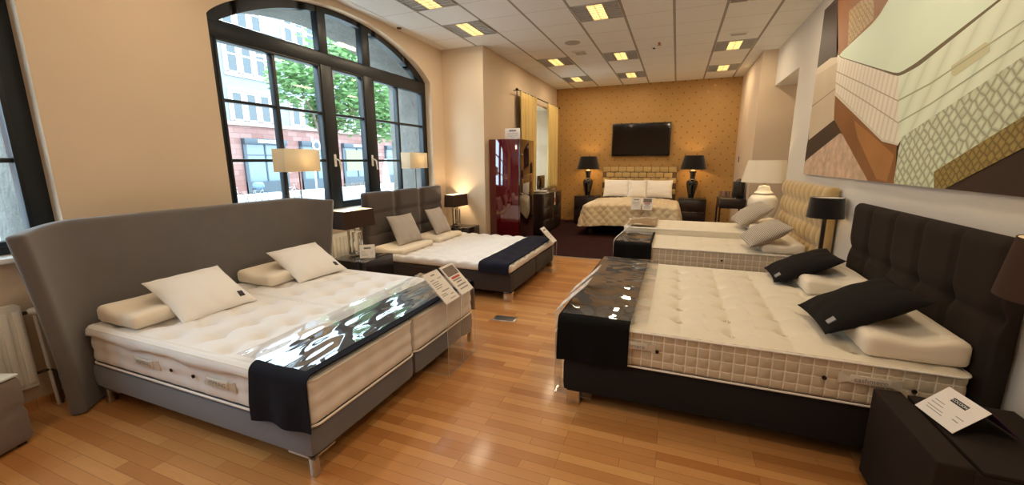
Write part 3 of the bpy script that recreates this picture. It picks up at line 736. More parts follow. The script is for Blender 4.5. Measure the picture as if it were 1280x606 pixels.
def legs(t, pts, size, z, m, name='leg', tapered=False):
    for (x, y) in pts:
        b = B(); b.box(x - size / 2, x + size / 2, y - size / 2, y + size / 2, 0, z, .004); b.build(name, m, t)

# ------------------------------------------------------------------ bed 1: grey winged bed
t = thing('upholstered_bed', 'grey upholstered double bed with tall curved wing headboard', 'bed', (-2.6, 2.22, 0))
V, F = softbox(2.0, .895, .165, .03, .06); 
for s in (-1, 1): mesh('bed_base', V + np.array([-.02, s * .4535, .195]), F, W['greybase'], t)
for (x, y) in ((.955, -.87), (.955, .87), (-.9, -.87), (-.9, .87)):
    b = B(); sx_ = 1 if x > 0 else -1; sy_ = 1 if y > 0 else -1
    b.box(x - .018, x + .018, y - .018, y + .018, 0, .115, .003); b.box(x + .018 * sx_, x - .16 * sx_, y - .005, y + .018 * sy_, .103, .116, .002); b.box(x - .005, x + .018 * sx_, y + .018 * sy_, y - .13 * sy_, .103, .116, .002)
    b.build('leg', W['metal'], t)
# headboard: panel that curls forward at both ends and flares with height
def hb1(u, v):
    z = .0 + 1.245 * v
    half = 1.035 + .105 * v ** 1.6
    y = .025 + u * half
    e = max(0, (abs(u) - .74) / .26); e2 = e * e * (3 - 2 * e)
    x = -1.015 + (.20 * (.75 + .25 * v)) * min(1, e) ** 2.3
    zt = z - (.035 * e2 * v)
    return Vector((x, y, zt))
nu, nv = 72, 30; V = []; F = []
for i in range(nu + 1):
    for j in range(nv + 1):
        u = -1 + 2 * i / nu; V.append(hb1(u, j / nv))
F = [(i * (nv + 1) + j, (i + 1) * (nv + 1) + j, (i + 1) * (nv + 1) + j + 1, i * (nv + 1) + j + 1) for i in range(nu) for j in range(nv)]
o = mesh('headboard', V, F, W['greyfab'], t)
md = o.modifiers.new('thick', 'SOLIDIFY'); md.thickness = .085; md.offset = -1
md = o.modifiers.new('round', 'BEVEL'); md.width = .022; md.segments = 3; md.limit_method = 'ANGLE'; md.angle_limit = math.radians(50)
g1 = 'twin mattresses of the grey winged bed'
mattress('white tufted mattress on the near half of the grey winged bed, handles on its side', -3.57, -1.615, 1.335, 2.205, .285, .56, W['matwhite'], 'roll', (.26, .22), g1,
         labels=[(-2.95, 0, 'VISPRING', 'y'), (-2.28, 0, 'VISPRING', 'y')], vents=(-2.70, -2.50), tdepth=.048, flap=-2.0)
mattress('white tufted mattress on the far half of the grey winged bed', -3.57, -1.615, 2.225, 3.095, .285, .56, W['matwhite'], 'roll', (.26, .22), g1, tdepth=.048)
contour('cream contour pillow under the near white pillow of the winged bed', (-3.335, 1.72, .557), PI, .43, .68, .115, 'contour pillows on the winged bed')
contour('cream contour pillow under the far white pillow of the winged bed', (-3.355, 2.68, .557), PI, .43, .66, .115, 'contour pillows on the winged bed')
pillow('white pillow with dark tag leaning on the near half of the winged bed', (-3.17, 1.83, .675), (.03, math.radians(27), -.05), .50, .50, .13, 'pillow', 'white pillows on the winged bed', 'tagd', (.34, .34), seed=1)
pillow('white pillow with dark tag leaning on the far half of the winged bed', (-3.19, 2.79, .685), (.03, math.radians(27), -.12), .50, .50, .13, 'pillow', 'white pillows on the winged bed', 'tagd', (.34, .34), seed=3)
drape_band('bed_runner', 'dark navy runner hanging over the near side of the grey winged bed', 'bed runner', -1.99, -1.60, 1.325, 3.105, .568, .275, .30, W['runner'], wrinkle=.002)
film_sheet('clear plastic sheet over the navy runner of the winged bed, mirroring the window', -2.14, -1.635, 1.35, 3.08, .584, .0075, 2.0, fx=1.5, fy=.8)
sign_stand('acrylic sign stand with a plain text card at the foot of the winged bed', -1.50, 2.575, .57)
sign_stand('acrylic sign stand with a picture and red heading at the foot of the winged bed', -1.50, 2.81, .57, photo=True)

# ------------------------------------------------------------------ bed 2: brown velour bed beyond it
def block_headboard(t, name, X, th, y0, y1, z0, z1, cols, rows, m, depth=.02, front=1, pillow_=True, sag=.0, step=.03):
    sx, sy, sz = th, y1 - y0, z1 - z0
    def fn(P, N):
        P = P.copy(); fr = np.clip(N[:, 0] * front, 0, 1)
        a = (P[:, 1] / sy + .5) * cols; c = (P[:, 2] / sz + .5) * rows
        da = np.abs(a - np.round(a)); dc = np.abs(c - np.round(c))
        ina = (np.round(a) > 0) & (np.round(a) < cols); inc = (np.round(c) > 0) & (np.round(c) < rows)
        ga = np.where(ina, np.exp(-(da / .09) ** 2), 0); gc = np.where(inc, np.exp(-(dc / .09) ** 2), 0)
        P[:, 0] -= front * fr * depth * (np.maximum(ga, gc * .8) + .5 * ga * gc)
        topf = np.clip(N[:, 2], 0, 1); P[:, 2] -= topf * depth * .8 * ga
        return P
    V, F = softbox(sx, sy, sz, min(.04, th * .45), step, fn)
    return mesh(name, V + np.array([X, (y0 + y1) / 2, (z0 + z1) / 2]), F, m, t)
t = thing('upholstered_bed', 'dark brown velour bed with three column padded headboard below the arched window', 'bed', (-2.68, 5.13, 0))
V, F = softbox(1.99, .92, .23, .025, .06)
for s in (-1, 1): mesh('bed_base', V + np.array([0, s * .462, .215]), F, W['darkbase'], t)
legs(t, [(.94, -.86), (.94, .86), (-.9, -.86), (-.9, .86)], .095, .10, W['chrome'])
block_headboard(t, 'headboard', -1.055, .11, -.93, .93, .08, 1.215, 3, 4, W['brownfab'], .03)
# quilted topper
def topper(label, x0, x1, y0, y1, z0, z1):
    sx, sy, sz = x1 - x0, y1 - y0, z1 - z0
    t = thing('mattress_topper', label, 'mattress topper', ((x0 + x1) / 2, (y0 + y1) / 2, z0))
    def fn(P, N):
        P = P.copy(); top = np.clip(N[:, 2], 0, 1); q = .20
        a = np.abs(np.sin(PI * (P[:, 0] + .1) / q)) ** .45 * np.abs(np.sin(PI * P[:, 1] / q)) ** .45
        P[:, 2] += top * (.034 * a - .027); P[:, :2] += N[:, :2] * ((1 - np.abs(N[:, 2])) * .006 * np.sin(14 * (P[:, 0] + P[:, 1])))[:, None]
        return P
    V, F = softbox(sx, sy, sz, .035, (.025, .025, .02), fn); V[:, 2] += sz / 2
    mesh('cover', V, F, W['matwhite'], t)
    return t
topper('white square-quilted topper on the dark brown velour bed', -3.66, -1.685, 4.205, 6.055, .332, .43)
contour('cream contour pillow on the near half of the brown velour bed', (-3.43, 4.62, .425), PI, .46, .76, .085, 'contour pillows on the brown bed')
contour('cream contour pillow on the far half of the brown velour bed', (-3.43, 5.50, .425), PI, .46, .72, .085, 'contour pillows on the brown bed')
pillow('grey checked cushion against the headboard of the brown bed, nearer the camera', (-3.50, 4.74, .68), (0, math.radians(62), -.1), .44, .50, .14, 'check', 'checked cushions on the brown bed', seed=2)
pillow('grey checked cushion against the headboard of the brown bed, nearer the red wardrobe', (-3.50, 5.62, .68), (0, math.radians(62), .02), .44, .46, .14, 'check', 'checked cushions on the brown bed', seed=5)
drape_band('bed_runner', 'dark navy runner across the foot of the brown velour bed', 'bed runner', -2.09, -1.705, 4.20, 6.06, .432, .335, .345, W['runnern'], th=.012, wrinkle=.003, rnd=.045)
sign_stand('acrylic sign stand with logo card at the far foot corner of the brown bed', -1.585, 5.70, .44, logo=True)

# ------------------------------------------------------------------ bed 3: black bed on the right
t = thing('upholstered_bed', 'black upholstered bed with tall button quilted headboard under the wall picture', 'bed', (.385, 3.35, 0))
V, F = softbox(2.01, 1.80, .25, .03, .06); mesh('bed_base', V + np.array([0, 0, .217]), F, W['blackbase'], t)
legs(t, [(-.93, -.84), (-.93, .84), (.9, -.84), (.9, .84)], .09, .095, W['chrome'])
def hb3(P, N):
    P = P.copy(); fr = np.clip(-N[:, 0], 0, 1)
    cw = .35; a = (P[:, 1]) / cw + .5; da = (a - np.round(a)) * cw
    zb = P[:, 2] + .585 - .80
    groove = np.exp(-(da / .022) ** 2) * sm((zb + .55) / .2)
    button = np.exp(-((da / .05) ** 2 + (zb / .05) ** 2)); b2 = np.exp(-((((a + .5 - np.round(a + .5)) * cw) / .05) ** 2 + ((zb + .28) / .05) ** 2))
    diag = 0
    P[:, 0] += fr * (.020 * groove + .030 * button + .026 * b2)
    P[:, 0] += fr * .010 * np.exp(-(zb / .02) ** 2)
    return P
V, F = softbox(.105, 1.82, 1.17, .05, .022, hb3); mesh('headboard', V + np.array([1.06, -.01, .665]), F, W['blackfab'], t)
mattress('cream double mattress with small square quilted sides on the black bed', -.625, 1.375, 2.455, 4.245, .343, .60, W['matcream'], 'quilt', (.29, .25), None,
         labels=[(-.175, 0, 'cashmere', 'y'), (.99, 0, 'cashmere', 'y')], vents=(-.035, .80, 1.17), mside=W['matquilt'], tdepth=.03)
contour('cream contour pillow under the near black cushion on the black bed', (1.18, 2.84, .597), 0, .42, .68, .14, 'contour pillows on the black bed')
contour('cream contour pillow under the far black cushion on the black bed', (1.18, 3.90, .597), 0, .42, .66, .14, 'contour pillows on the black bed')
pillow('black cushion with grey square tag, the nearer one on the black bed', (1.04, 2.87, .77), (0, math.radians(-28), .03), .50, .50, .14, 'blackpil', 'black cushions on the black bed', 'tag', (-.37, -.37), seed=4)
pillow('black cushion with grey square tag, the farther one on the black bed', (1.03, 4.0, .735), (0, math.radians(-26), -.03), .50, .50, .14, 'blackpil', 'black cushions on the black bed', 'tag', (-.40, -.37), seed=6)
drape_band('bed_runner', 'black runner hanging over the near side of the black bed', 'bed runner', -.648, -.20, 2.445, 4.255, .608, .335, .36, W['runnerb'], wrinkle=.002, seed=4)
film_sheet('clear plastic sheet over the black runner, catching ceiling lights', -.635, -.10, 2.49, 4.22, .622, .006, 6.0, fx=.8, fy=1.7)
sign_stand('acrylic sign stand at the near foot corner of the black bed', -.70, 2.66, .60, -1)
sign_stand('acrylic sign stand halfway along the foot of the black bed', -.70, 3.05, .60, -1)

# ------------------------------------------------------------------ bed 4: gold headboard bed
t = thing('upholstered_bed', 'black based bed with gold deep tufted headboard behind the black bed', 'bed', (.36, 6.0, 0))
V, F = softbox(2.0, 1.82, .27, .03, .08); mesh('bed_base', V + np.array([0, .02, .225]), F, W['blackbase'], t)
legs(t, [(-.93, -.84), (-.93, .84), (.9, -.84), (.9, .84)], .09, .095, W['chrome'])
def hb4(P, N):
    P = P.copy(); fr = np.clip(-N[:, 0], 0, 1)
    cw, ch = .186, .207
    r = np.floor((P[:, 2] + .62) / ch); off = 0
    a = P[:, 1] / cw; c = (P[:, 2] + .62) / ch
    bulge = np.abs(np.sin(PI * a)) ** .55 * np.abs(np.sin(PI * c)) ** .6
    P[:, 0] -= fr * .046 * (bulge - .35); 
    return P
V, F = softbox(.09, 1.86, 1.24, .03, .02, hb4); mesh('headboard', V + np.array([1.075, -.25, .72]), F, W['goldfab'], t)
g4 = 'twin mattresses of the gold headboard bed'
mattress('cream mattress with quilted sides on the near half of the gold headboard bed', -.64, 1.375, 5.10, 6.005, .362, .60, W['matcream'], 'quilt', (.29, .25), g4, vents=(.55,), mside=W['matquilt2'], q=(.07, .07))
mattress('cream mattress on the far half of the gold headboard bed, standing higher', -.64, 1.375, 6.02, 6.93, .362, .685, W['matcream'], 'roll', (.2, .18), g4)
contour('cream contour pillow on the near half of the gold headboard bed', (1.14, 5.44, .597), 0, .40, .66, .12, 'contour pillows on the gold bed')
contour('cream contour pillow on the far half of the gold headboard bed', (1.14, 6.40, .682), 0, .40, .66, .12, 'contour pillows on the gold bed')
pillow('grey striped cushion on the near half of the gold headboard bed', (.98, 5.32, .79), (.05, math.radians(-30), .05), .46, .54, .19, 'stripe', 'striped cushions on the gold bed', seed=8)
pillow('grey striped cushion on the far half of the gold headboard bed', (.99, 6.36, .885), (.05, math.radians(-34), .08), .46, .54, .19, 'stripe', 'striped cushions on the gold bed', seed=9)
drape_band('bed_runner', 'black runner on the near half of the gold headboard bed', 'bed runner', -.66, -.215, 5.09, 6.0, .606, .40, .60, W['runnerb'], wrinkle=.002, seed=2)
drape_band('bed_runner', 'bronze satin runner on the far half of the gold headboard bed', 'bed runner', -.60, -.22, 6.04, 6.92, .690, .69, .50, W['runnerg'], wrinkle=.002, seed=3)
film_sheet('clear plastic sheet over the black runner of the gold headboard bed', -.645, -.24, 5.13, 6.0, .622, .005, 11.0)
film_sheet('clear plastic sheet over the bronze runner of the gold headboard bed', -.645, -.24, 6.05, 6.9, .703, .005, 14.0)
sign_stand('acrylic sign stand at the foot of the gold headboard bed', -.72, 5.62, .56, -1)

# ------------------------------------------------------------------ bed 5: back wall bed
t = thing('woven_headboard_bed', 'double bed with gold woven leather headboard on the back wall', 'bed', (-.88, 9.95, 0))
V, F = softbox(1.8, 2.0, .26, .03, .1); mesh('bed_base', V + np.array([0, 0, .25]), F, W['blackbase'], t)
legs(t, [(-.82, -.92), (.82, -.92), (-.82, .92), (.82, .92)], .08, .125, W['espresso'])
b = B(); b.box(-.90, .90, .985, 1.03, .1, 1.455, .01); b.build('headboard', mat('gap_shade_backing', (84, 60, 32), .6), t)  # backing darker than the straps: shade of the weave gaps put into colour
b = B(); cw = .2; ch = .135
for r in range(5):
    for c_ in range(-5, 6):
        z = 1.455 - ch * (r + .5); xc = c_ * .2 + (.1 if r % 2 else 0)
        if abs(xc) > .86: continue
        x0_, x1_ = max(-.90, xc - .105), min(.90, xc + .105)
        over = True
        b.box(x0_ + .010, x1_ - .010, .945 if (c_ + r) % 2 else .962, .99, z - ch / 2 + .005, z + ch / 2 - .005, .018, 3)
b.build('woven_straps', W['goldfab'], t)
V, F = softbox(1.78, 1.96, .26, .05, .1); mesh('inner_mattress', V + np.array([0, 0, .51]), F, W['matwhite'], t)
# quilt: draped sheet with diamond stitching
V = []; nu, nv = 150, 150; hx, y0q, y1q, zt = .90, -1.0, .50, .665
F = []
for i in range(nu + 1):
    for j in range(nv + 1):
        s = -1.42 + 2.84 * i / nu; q = -1.50 + (y1q + 1.50) * j / nv
        dx = max(0, abs(s) - hx); dy = max(0, y0q - q)
        fall = math.hypot(dx, dy) if (dx and dy) else dx + dy
        fall = min(fall, .50)
        rr = .07
        if fall < rr * PI / 2: drop = rr * (1 - math.cos(fall / rr)); outw = rr * math.sin(fall / rr)
        else: drop = rr + (fall - rr * PI / 2); outw = rr + .22 * (fall - rr * PI / 2)
        n_ = math.hypot(dx, dy) or 1
        x_ = math.copysign(min(abs(s), hx) + outw * dx / n_, s); y_ = max(q, y0q) - outw * dy / n_
        fold = .025 * math.sin(14 * (s if dy > dx else q)) * min(1, fall / .3)
        x_ += math.copysign(fold * dx / n_, s); y_ -= fold * dy / n_
        crown = .05 * (1 - (min(abs(s), hx) / hx) ** 2)
        d1 = (s + q) / .17; d2 = (s - q) / .17
        puff = (abs(math.sin(PI * d1)) ** .4) * (abs(math.sin(PI * d2)) ** .4)
        z_ = zt + crown - drop + .022 * puff * (1 if fall < .05 else .3) + .004 * math.sin(9 * s + 5 * q)
        if fall >= .05:
            x_ += math.copysign(.02 * puff * dx / n_, s); y_ -= .02 * puff * dy / n_
        V.append((x_, y_, max(z_, .14)))
F = [(i * (nv + 1) + j, (i + 1) * (nv + 1) + j, (i + 1) * (nv + 1) + j + 1, i * (nv + 1) + j + 1) for i in range(nu) for j in range(nv)]
W['quilt'] = mat('champagne_satin', (220, 198, 158), .38, sheen=.3, bump=.1, bscale=60)
o = mesh('quilt', V, F, W['quilt'], loc=(-.88, 9.93, 0)); md = o.modifiers.new('thick', 'SOLIDIFY'); md.thickness = .012
tag(o, 'champagne quilt with diamond stitching draped over the back wall bed', 'quilt')
for (x, w_, y, lab) in ((-1.36, .66, 10.60, 'large pale pillow at the window side of the back wall bed'), (-.38, .66, 10.60, 'large pale pillow at the far right of the back wall bed'), (-.86, .44, 10.50, 'small square pillow in the middle of the back wall bed')):
    pillow(lab, (x, y, .93), (math.radians(66), 0, 0), w_, .46, .17, 'pillow', 'pillows on the back wall bed', seed=x)
sign_stand('acrylic sign stand with logo card on the left at the foot of the back bed', -.72, 8.68, .62, 1, w=.2, L=.26, tilt=20, logo=True, group='sign stands at the back bed').rotation_euler = (0, 0, -PI / 2)
sign_stand('acrylic sign stand with picture card on the right at the foot of the back bed', -.50, 8.68, .62, 1, w=.2, L=.26, tilt=20, photo=True, group='sign stands at the back bed').rotation_euler = (0, 0, -PI / 2)

# ------------------------------------------------------------------ lamps
def point(parent, loc, e, col=(1, .72, .42), r=.03):
    L = bpy.data.lights.new('bulb_light', 'POINT'); L.energy = e; L.color = col; L.shadow_soft_size = r
    o = bpy.data.objects.new('bulb_light', L); o.location = loc; return link(o, parent)
def rect_shade(t, cx, cy, z0, z1, wx, wy, tx, ty, m, name='lamp_shade'):
    """open rectangular shade, wx/wy at the bottom, tx/ty at the top, with a lining"""
    for k_, (mm, off, nm) in enumerate(((m, 0, name), (W['shade_in'], .004, 'shade_lining'))):
        b = B(); lo = [(cx + sx * (wx / 2 - off), cy + sy * (wy / 2 - off), z0) for sx, sy in ((-1, -1), (1, -1), (1, 1), (-1, 1))]; hi = [(cx + sx * (tx / 2 - off), cy + sy * (ty / 2 - off), z1) for sx, sy in ((-1, -1), (1, -1), (1, 1), (-1, 1))]
        th = .003
        li = [(cx + sx * (wx / 2 - off - th), cy + sy * (wy / 2 - off - th), z0) for sx, sy in ((-1, -1), (1, -1), (1, 1), (-1, 1))]; hi2 = [(cx + sx * (tx / 2 - off - th), cy + sy * (ty / 2 - off - th), z1) for sx, sy in ((-1, -1), (1, -1), (1, 1), (-1, 1))]
        v = [[b.bm.verts.new(p) for p in r] for r in (lo, hi, hi2, li)]
        for q in range(4):
            n_ = (q + 1) % 4
            for a in range(4): b.bm.faces.new((v[a][q], v[a][n_], v[(a + 1) % 4][n_], v[(a + 1) % 4][q]))
        if k_ == 1 and m in (W['cream_shade'],): b.bm.free(); continue
        b.build(nm, mm, t)
def bulb(t, z, y=0, r=.028):
    B().lathe([(.002, -r), (r * .7, -r * .7), (r, 0), (r * .7, r * .7), (.002, r)], 16, (0, y, z)).build('bulb', W['bulb'], t)
def frame_lamp(label, x, y, z, rz, e):
    t = thing('table_lamp', label, 'table lamp', (x, y, z), rz, 'brown shaded frame lamps')
    b = B(); b.box(-.05, .05, -.10, .10, 0, .022, .003); b.build('base', W['chrome'], t)
    b = B()
    for dx, wy, h in ((-.026, .075, .335), (.026, .06, .30)):
        for s in (-1, 1): b.box(dx - .012, dx + .012, s * wy - .011, s * wy + .011, .022, h, .002)
        b.box(dx - .012, dx + .012, -wy, wy, h - .022, h, .002); b.box(dx - .012, dx + .012, -wy, wy, .022, .042, .002)
    b.tube([(0, 0, .30), (0, 0, .40)], .009, 8); b.build('frame', W['chrome'], t)
    rect_shade(t, 0, 0, .345, .55, .20, .46, .185, .44, W['shade']); bulb(t, .44)
    point(t, (0, 0, .47), e); return t
frame_lamp('brown rectangular shaded lamp on the near nightstand between the winged bed and the brown bed', -3.53, 3.80, .5, -.10, 6)
frame_lamp('brown rectangular shaded lamp on the far nightstand beside the wall pier', -3.53, 6.27, .5, -.05, 9)
def sill_lamp(label, y, e):
    t = thing('window_lamp', label, 'table lamp', (-3.845, y, 1.03), 0, 'cream lamps on the window sill')
    b = B(); b.box(-.035, .035, -.06, .06, 0, .015, .003); b.build('base', W['chrome'], t); B().tube([(0, 0, .015), (0, 0, .56)], .006, 8).build('stem', W['copper'], t)
    rect_shade(t, -.01, 0, .475, .715, .17, .46, .17, .46, W['cream_shade']); bulb(t, .58, .03); point(t, (-.01, .05, .60), e, (1, .78, .5)); return t
sill_lamp('cream rectangular lamp on the window sill behind the winged headboard', 3.37, 2.2)
sill_lamp('cream rectangular lamp on the window sill behind the brown headboard', 5.56, 1.0)
def vase_lamp(label, x, y, z, e):
    t = thing('vase_lamp', label, 'table lamp', (x, y, z), 0, 'black vase lamps on the back wall')
    B().lathe([(.01, 0), (.065, 0), (.068, .015), (.06, .03), (.075, .10), (.12, .30), (.132, .38), (.115, .43), (.06, .46), (.055, .49), (.065, .60), (.082, .64), (.08, .655), (.01, .655)], 40).build('vase', W['blackgloss'], t)
    B().lathe([(.068, .455), (.072, .462), (.068, .469)], 32, cap=False).build('ring', W['chrome'], t)
    b = B(); b.tube([(0, 0, .65), (0, 0, .78)], .012, 8); b.lathe([(.05, .655), (.055, .668), (.02, .70), (.012, .70)], 20); b.build('collar', W['ceramic'], t)
    b = B(); b.lathe([(.29, .70), (.21, 1.02), (.206, 1.02), (.286, .70)], 48, cap=False); b.bm.faces.ensure_lookup_table(); b.build('lamp_shade', W['shadeb'], t)
    b = B(); b.lathe([(.284, .702), (.205, 1.018)], 48, cap=False); b.build('shade_lining', W['shade_in'], t)
    bulb(t, .83); point(t, (0, 0, .83), e, (1, .66, .3), .03); return t
vase_lamp('black vase lamp with black shade left of the back wall bed', -2.12, 10.72, .70, 26)
vase_lamp('black vase lamp with black shade right of the back wall bed', .37, 10.72, .70, 26)
t = thing('ginger_jar_lamp', 'big white ginger jar lamp with broad ivory shade behind the gold headboard bed', 'table lamp', (1.30, 7.46, .50))
B().lathe([(.01, 0), (.10, 0), (.11, .02), (.10, .05), (.14, .14), (.195, .30), (.215, .42), (.205, .50), (.16, .56), (.10, .585), (.01, .585)], 48).build('jar', W['ceramic'], t)
B().lathe([(.01, .585), (.13, .585), (.135, .60), (.12, .612), (.095, .64), (.085, .68), (.07, .71), (.01, .715)], 40).build('jar_lid', W['ceramic'], t)
B().tube([(0, 0, .71), (0, 0, .86)], .011, 8).build('stem', W['brass'], t)
B().lathe([(.33, .765), (.255, 1.10), (.252, 1.10), (.327, .765)], 56, cap=False).build('lamp_shade', W['ivory_shade'], t)
bulb(t, .90); point(t, (0, 0, .92), 15, (1, .76, .44), .04)
t = thing('drum_lamp', 'slim dark lamp with black drum shade between the gold headboard bed and the black bed', 'table lamp', (1.335, 4.66, .50))
b = B(); b.box(-.07, .07, -.07, .07, 0, .02, .003); b.build('base', W['chrome'], t)
b = B(); b.box(-.016, .016, -.016, .016, .02, .60, .002); b.build('stem', W['espresso'], t)
B().lathe([(.148, .565), (.132, .755), (.129, .755), (.145, .565)], 48, cap=False).build('lamp_shade', W['shadeb'], t)
B().lathe([(.144, .567), (.128, .753)], 48, cap=False).build('shade_lining', W['shade_in'], t)
B().lathe([(.002, .735), (.127, .735), (.127, .738), (.002, .738)], 40).build('diffuser', W['ivory_shade'], t)
bulb(t, .66); point(t, (0, 0, .665), 7, (1, .8, .55), .02)
t = thing('drum_lamp', 'dark tapered lamp cut off by the right edge on the black nightstand', 'table lamp', (1.335, 2.0, .47))
b = B(); b.box(-.07, .07, -.07, .07, 0, .02, .003); b.build('base', W['chrome'], t)
b = B(); b.box(-.016, .016, -.016, .016, .02, .66, .002); b.build('stem', W['espresso'], t)
B().lathe([(.195, .63), (.165, .85), (.162, .85), (.192, .63)], 48, cap=False).build('lamp_shade', W['shade'], t)
B().lathe([(.191, .632), (.161, .848)], 48, cap=False).build('shade_lining', W['shade_in'], t)
bulb(t, .73); point(t, (0, 0, .74), 3, (1, .8, .55), .02)

# ------------------------------------------------------------------ nightstands and cases
def nightstand(label, x0, x1, y0, y1, h, front='+x', m='darkns', group=None, step=True):
    cx, cy = (x0 + x1) / 2, (y0 + y1) / 2; t = thing('nightstand', label, 'nightstand', (cx, cy, 0), group=group)
    hx, hy = (x1 - x0) / 2, (y1 - y0) / 2; fs = 1 if front == '+x' else -1
    b = B(); b.box(-hx, hx, -hy, hy, .03, h - .025, .006); b.build('body', W[m], t)
    b = B(); b.box(-fs * hx, fs * (hx - .12), -hy, hy, h - .025, h - .008, .004); b.build('top', W[m], t)
    b = B(); b.box(fs * (hx - .10), fs * (hx + .012), -hy - .004, hy + .004, .035, h, .010, 3); b.build('drawer', W[m], t)
    b = B()
    for sx_ in (-1, 1):
        for sy_ in (-1, 1): b.box(sx_ * (hx - .04) - .02, sx_ * (hx - .04) + .02, sy_ * (hy - .04) - .02, sy_ * (hy - .04) + .02, 0, .032)
    b.build('plinth', W['tvfr'], t); return t
nightstand('black brown nightstand between the winged bed and the brown velour bed', -3.68, -3.19, 3.54, 4.03, .50)
nightstand('black brown nightstand beside the wall pier', -3.68, -3.21, 6.08, 6.49, .50)
nightstand('dark upholstered nightstand at the lower right corner with a price card on top', .985, 1.48, 1.82, 2.36, .50, '-x', 'blackfab')
nightstand('dark nightstand carrying the black drum lamp between two beds', 1.05, 1.46, 4.34, 4.79, .50, '-x', 'blackfab')
nightstand('dark nightstand under the white ginger jar lamp', 1.04, 1.54, 7.20, 7.70, .50, '-x', 'darkns')
t = thing('bedside_cube', 'taupe upholstered cube table with white glass top at the lower left corner', 'side table', (-3.49, .65, 0), .36)
V, F = softbox(.36, .54, .40, .03, .03, lambda P, N: np.column_stack([P[:, 0], P[:, 1], P[:, 2]]) - N * (.012 * np.exp(-((P[:, 2] - .02) / .012) ** 2) * (np.abs(N[:, 2]) < .5))[:, None])
mesh('body', V + np.array([0, 0, .215]), F, fabric('taupe_upholstery', (122, 108, 98), .08), t)
b = B(); b.box(-.175, .175, -.26, .26, .417, .43, .003); b.build('glass_top', mat('white_glass', (226, 230, 224), .08, coat=.5), t)
b = B()
for sx_ in (-1, 1):
    for sy_ in (-1, 1): b.box(sx_ * .13 - .02, sx_ * .13 + .02, sy_ * .22 - .02, sy_ * .22 + .02, 0, .02)
b.build('foot', W['tvfr'], t)
def back_nightstand(label, x0, x1):
    cx = (x0 + x1) / 2; hx = (x1 - x0) / 2; t = thing('nightstand', label, 'nightstand', (cx, 10.74, 0), group='nightstands of the back wall bed')
    b = B(); b.box(-hx, hx, -.24, .26, .02, .70, .006); b.build('body', W['espresso'], t)
    for z0, z1 in ((.40, .67), (.08, .385)):
        b = B(); b.box(-hx + .02, hx - .02, -.256, -.24, z0, z1, .004); d = b.build('drawer', W['espresso'], t)
        b = B(); b.box(-hx + .05, hx - .05, -.272, -.256, z0 - .002, z0 + .012, .003); b.build('handle', W['chrome'], d)
    b = B(); b.box(-hx - .005, hx + .005, -.262, .262, .70, .715, .004); b.build('top', W['espresso'], t)
back_nightstand('espresso nightstand left of the back wall bed under a black vase lamp', -2.42, -1.82)
back_nightstand('espresso nightstand right of the back wall bed under a black vase lamp', .10, .70)
t = thing('wardrobe', 'tall glossy burgundy lacquered wardrobe by the wall pier', 'wardrobe', (-2.785, 7.05, 0))
b = B(); b.box(-.285, .265, -.37, .37, .05, 1.98, .004); b.build('body', W['red'], t)
b = B(); b.box(-.27, .25, -.36, .36, 0, .05); b.build('plinth', W['tvfr'], t)
d = B().box(.267, .287, -.365, .365, .055, 1.975, .004).build('door', W['redside'], t)
B().lathe([(.003, 0), (.012, 0), (.012, .012), (.02, .02), (.02, .03), (.003, .034)], 20).build('knob', W['chrome'], d, loc=(.287, -.31, 1.05), rot=(0, PI / 2, 0))
B().lathe([(.003, 0), (.012, 0), (.012, .012), (.02, .02), (.02, .03), (.003, .034)], 20).build('knob', W['chrome'], d, loc=(.287, -.31, 1.72), rot=(0, PI / 2, 0))
t = thing('sign_card', 'white notice card standing on top of the burgundy wardrobe', 'sign', (-2.70, 6.86, 1.98), 0)
b = B(); b.box(-.14, .14, -.003, .003, 0, .19, .001); b.build('card', W['paperw'], t); b = B(); b.box(-.14, .14, 0, .08, 0, .003); b.build('foot', W['acrylic'], t)
b = B(); b.box(-.065, .065, -.0045, -.003, .135, .165); b.build('logo_panel', W['inkd'], t)
text('COCOON', .026, (0, -.005, .15), (PI / 2, 0, 0), W['signwhite'], t, ext=.0003)
b = B()
for q, (a, c) in enumerate(((-.10, .11), (-.11, .11), (-.09, .09), (-.03, .04))): b.box(a, c, -.0036, -.003, .105 - q * .025, .111 - q * .025)
b.build('lettering', W['ink'], t)
# dresser with things on it
t = thing('dresser', 'dark espresso dresser under the curtained window', 'dresser', (-2.83, 9.15, 0))
b = B(); b.box(-.22, .20, -.72, .80, .05, .88, .006); b.build('body', W['espresso'], t)
for y0, y1 in ((-.70, .03), (.05, .78)):
    for z0, z1 in ((.08, .33), (.35, .60), (.62, .85)):
        d = B().box(.20, .215, y0, y1, z0, z1, .003).build('drawer', W['espresso'], t); B().box(.215, .228, (y0 + y1) / 2 - .1, (y0 + y1) / 2 + .1, z1 - .04, z1 - .028, .003).build('handle', W['chrome'], d)
b = B(); b.box(-.23, .225, -.73, .81, .88, .905, .004); b.build('top', W['espresso'], t)
b = B(); b.box(-.2, .19, -.7, .78, 0, .05); b.build('plinth', W['tvfr'], t)
for q, (dy, z, w_, mm) in enumerate(((8.75, .905, .34, 'paperw'), (8.78, .925, .30, 'tag'), (8.74, .945, .32, 'paperw'))):
    b = B(); b.box(-.15, .16, -w_ / 2, w_ / 2, 0, .018, .003)
    tag(b.build('brochure_stack', W[mm], loc=(-2.80, dy, z), rot=(0, 0, .08 * q)), ('white', 'grey', 'pale')[q] + ' brochure pile on the dresser, ' + ('lowest', 'in the middle', 'topmost')[q] + ' of the three', 'brochures', 'brochure piles on the dresser')
t = thing('monitor', 'small dark monitor standing on the dresser behind the wardrobe', 'monitor', (-2.86, 9.06, .905), 0)
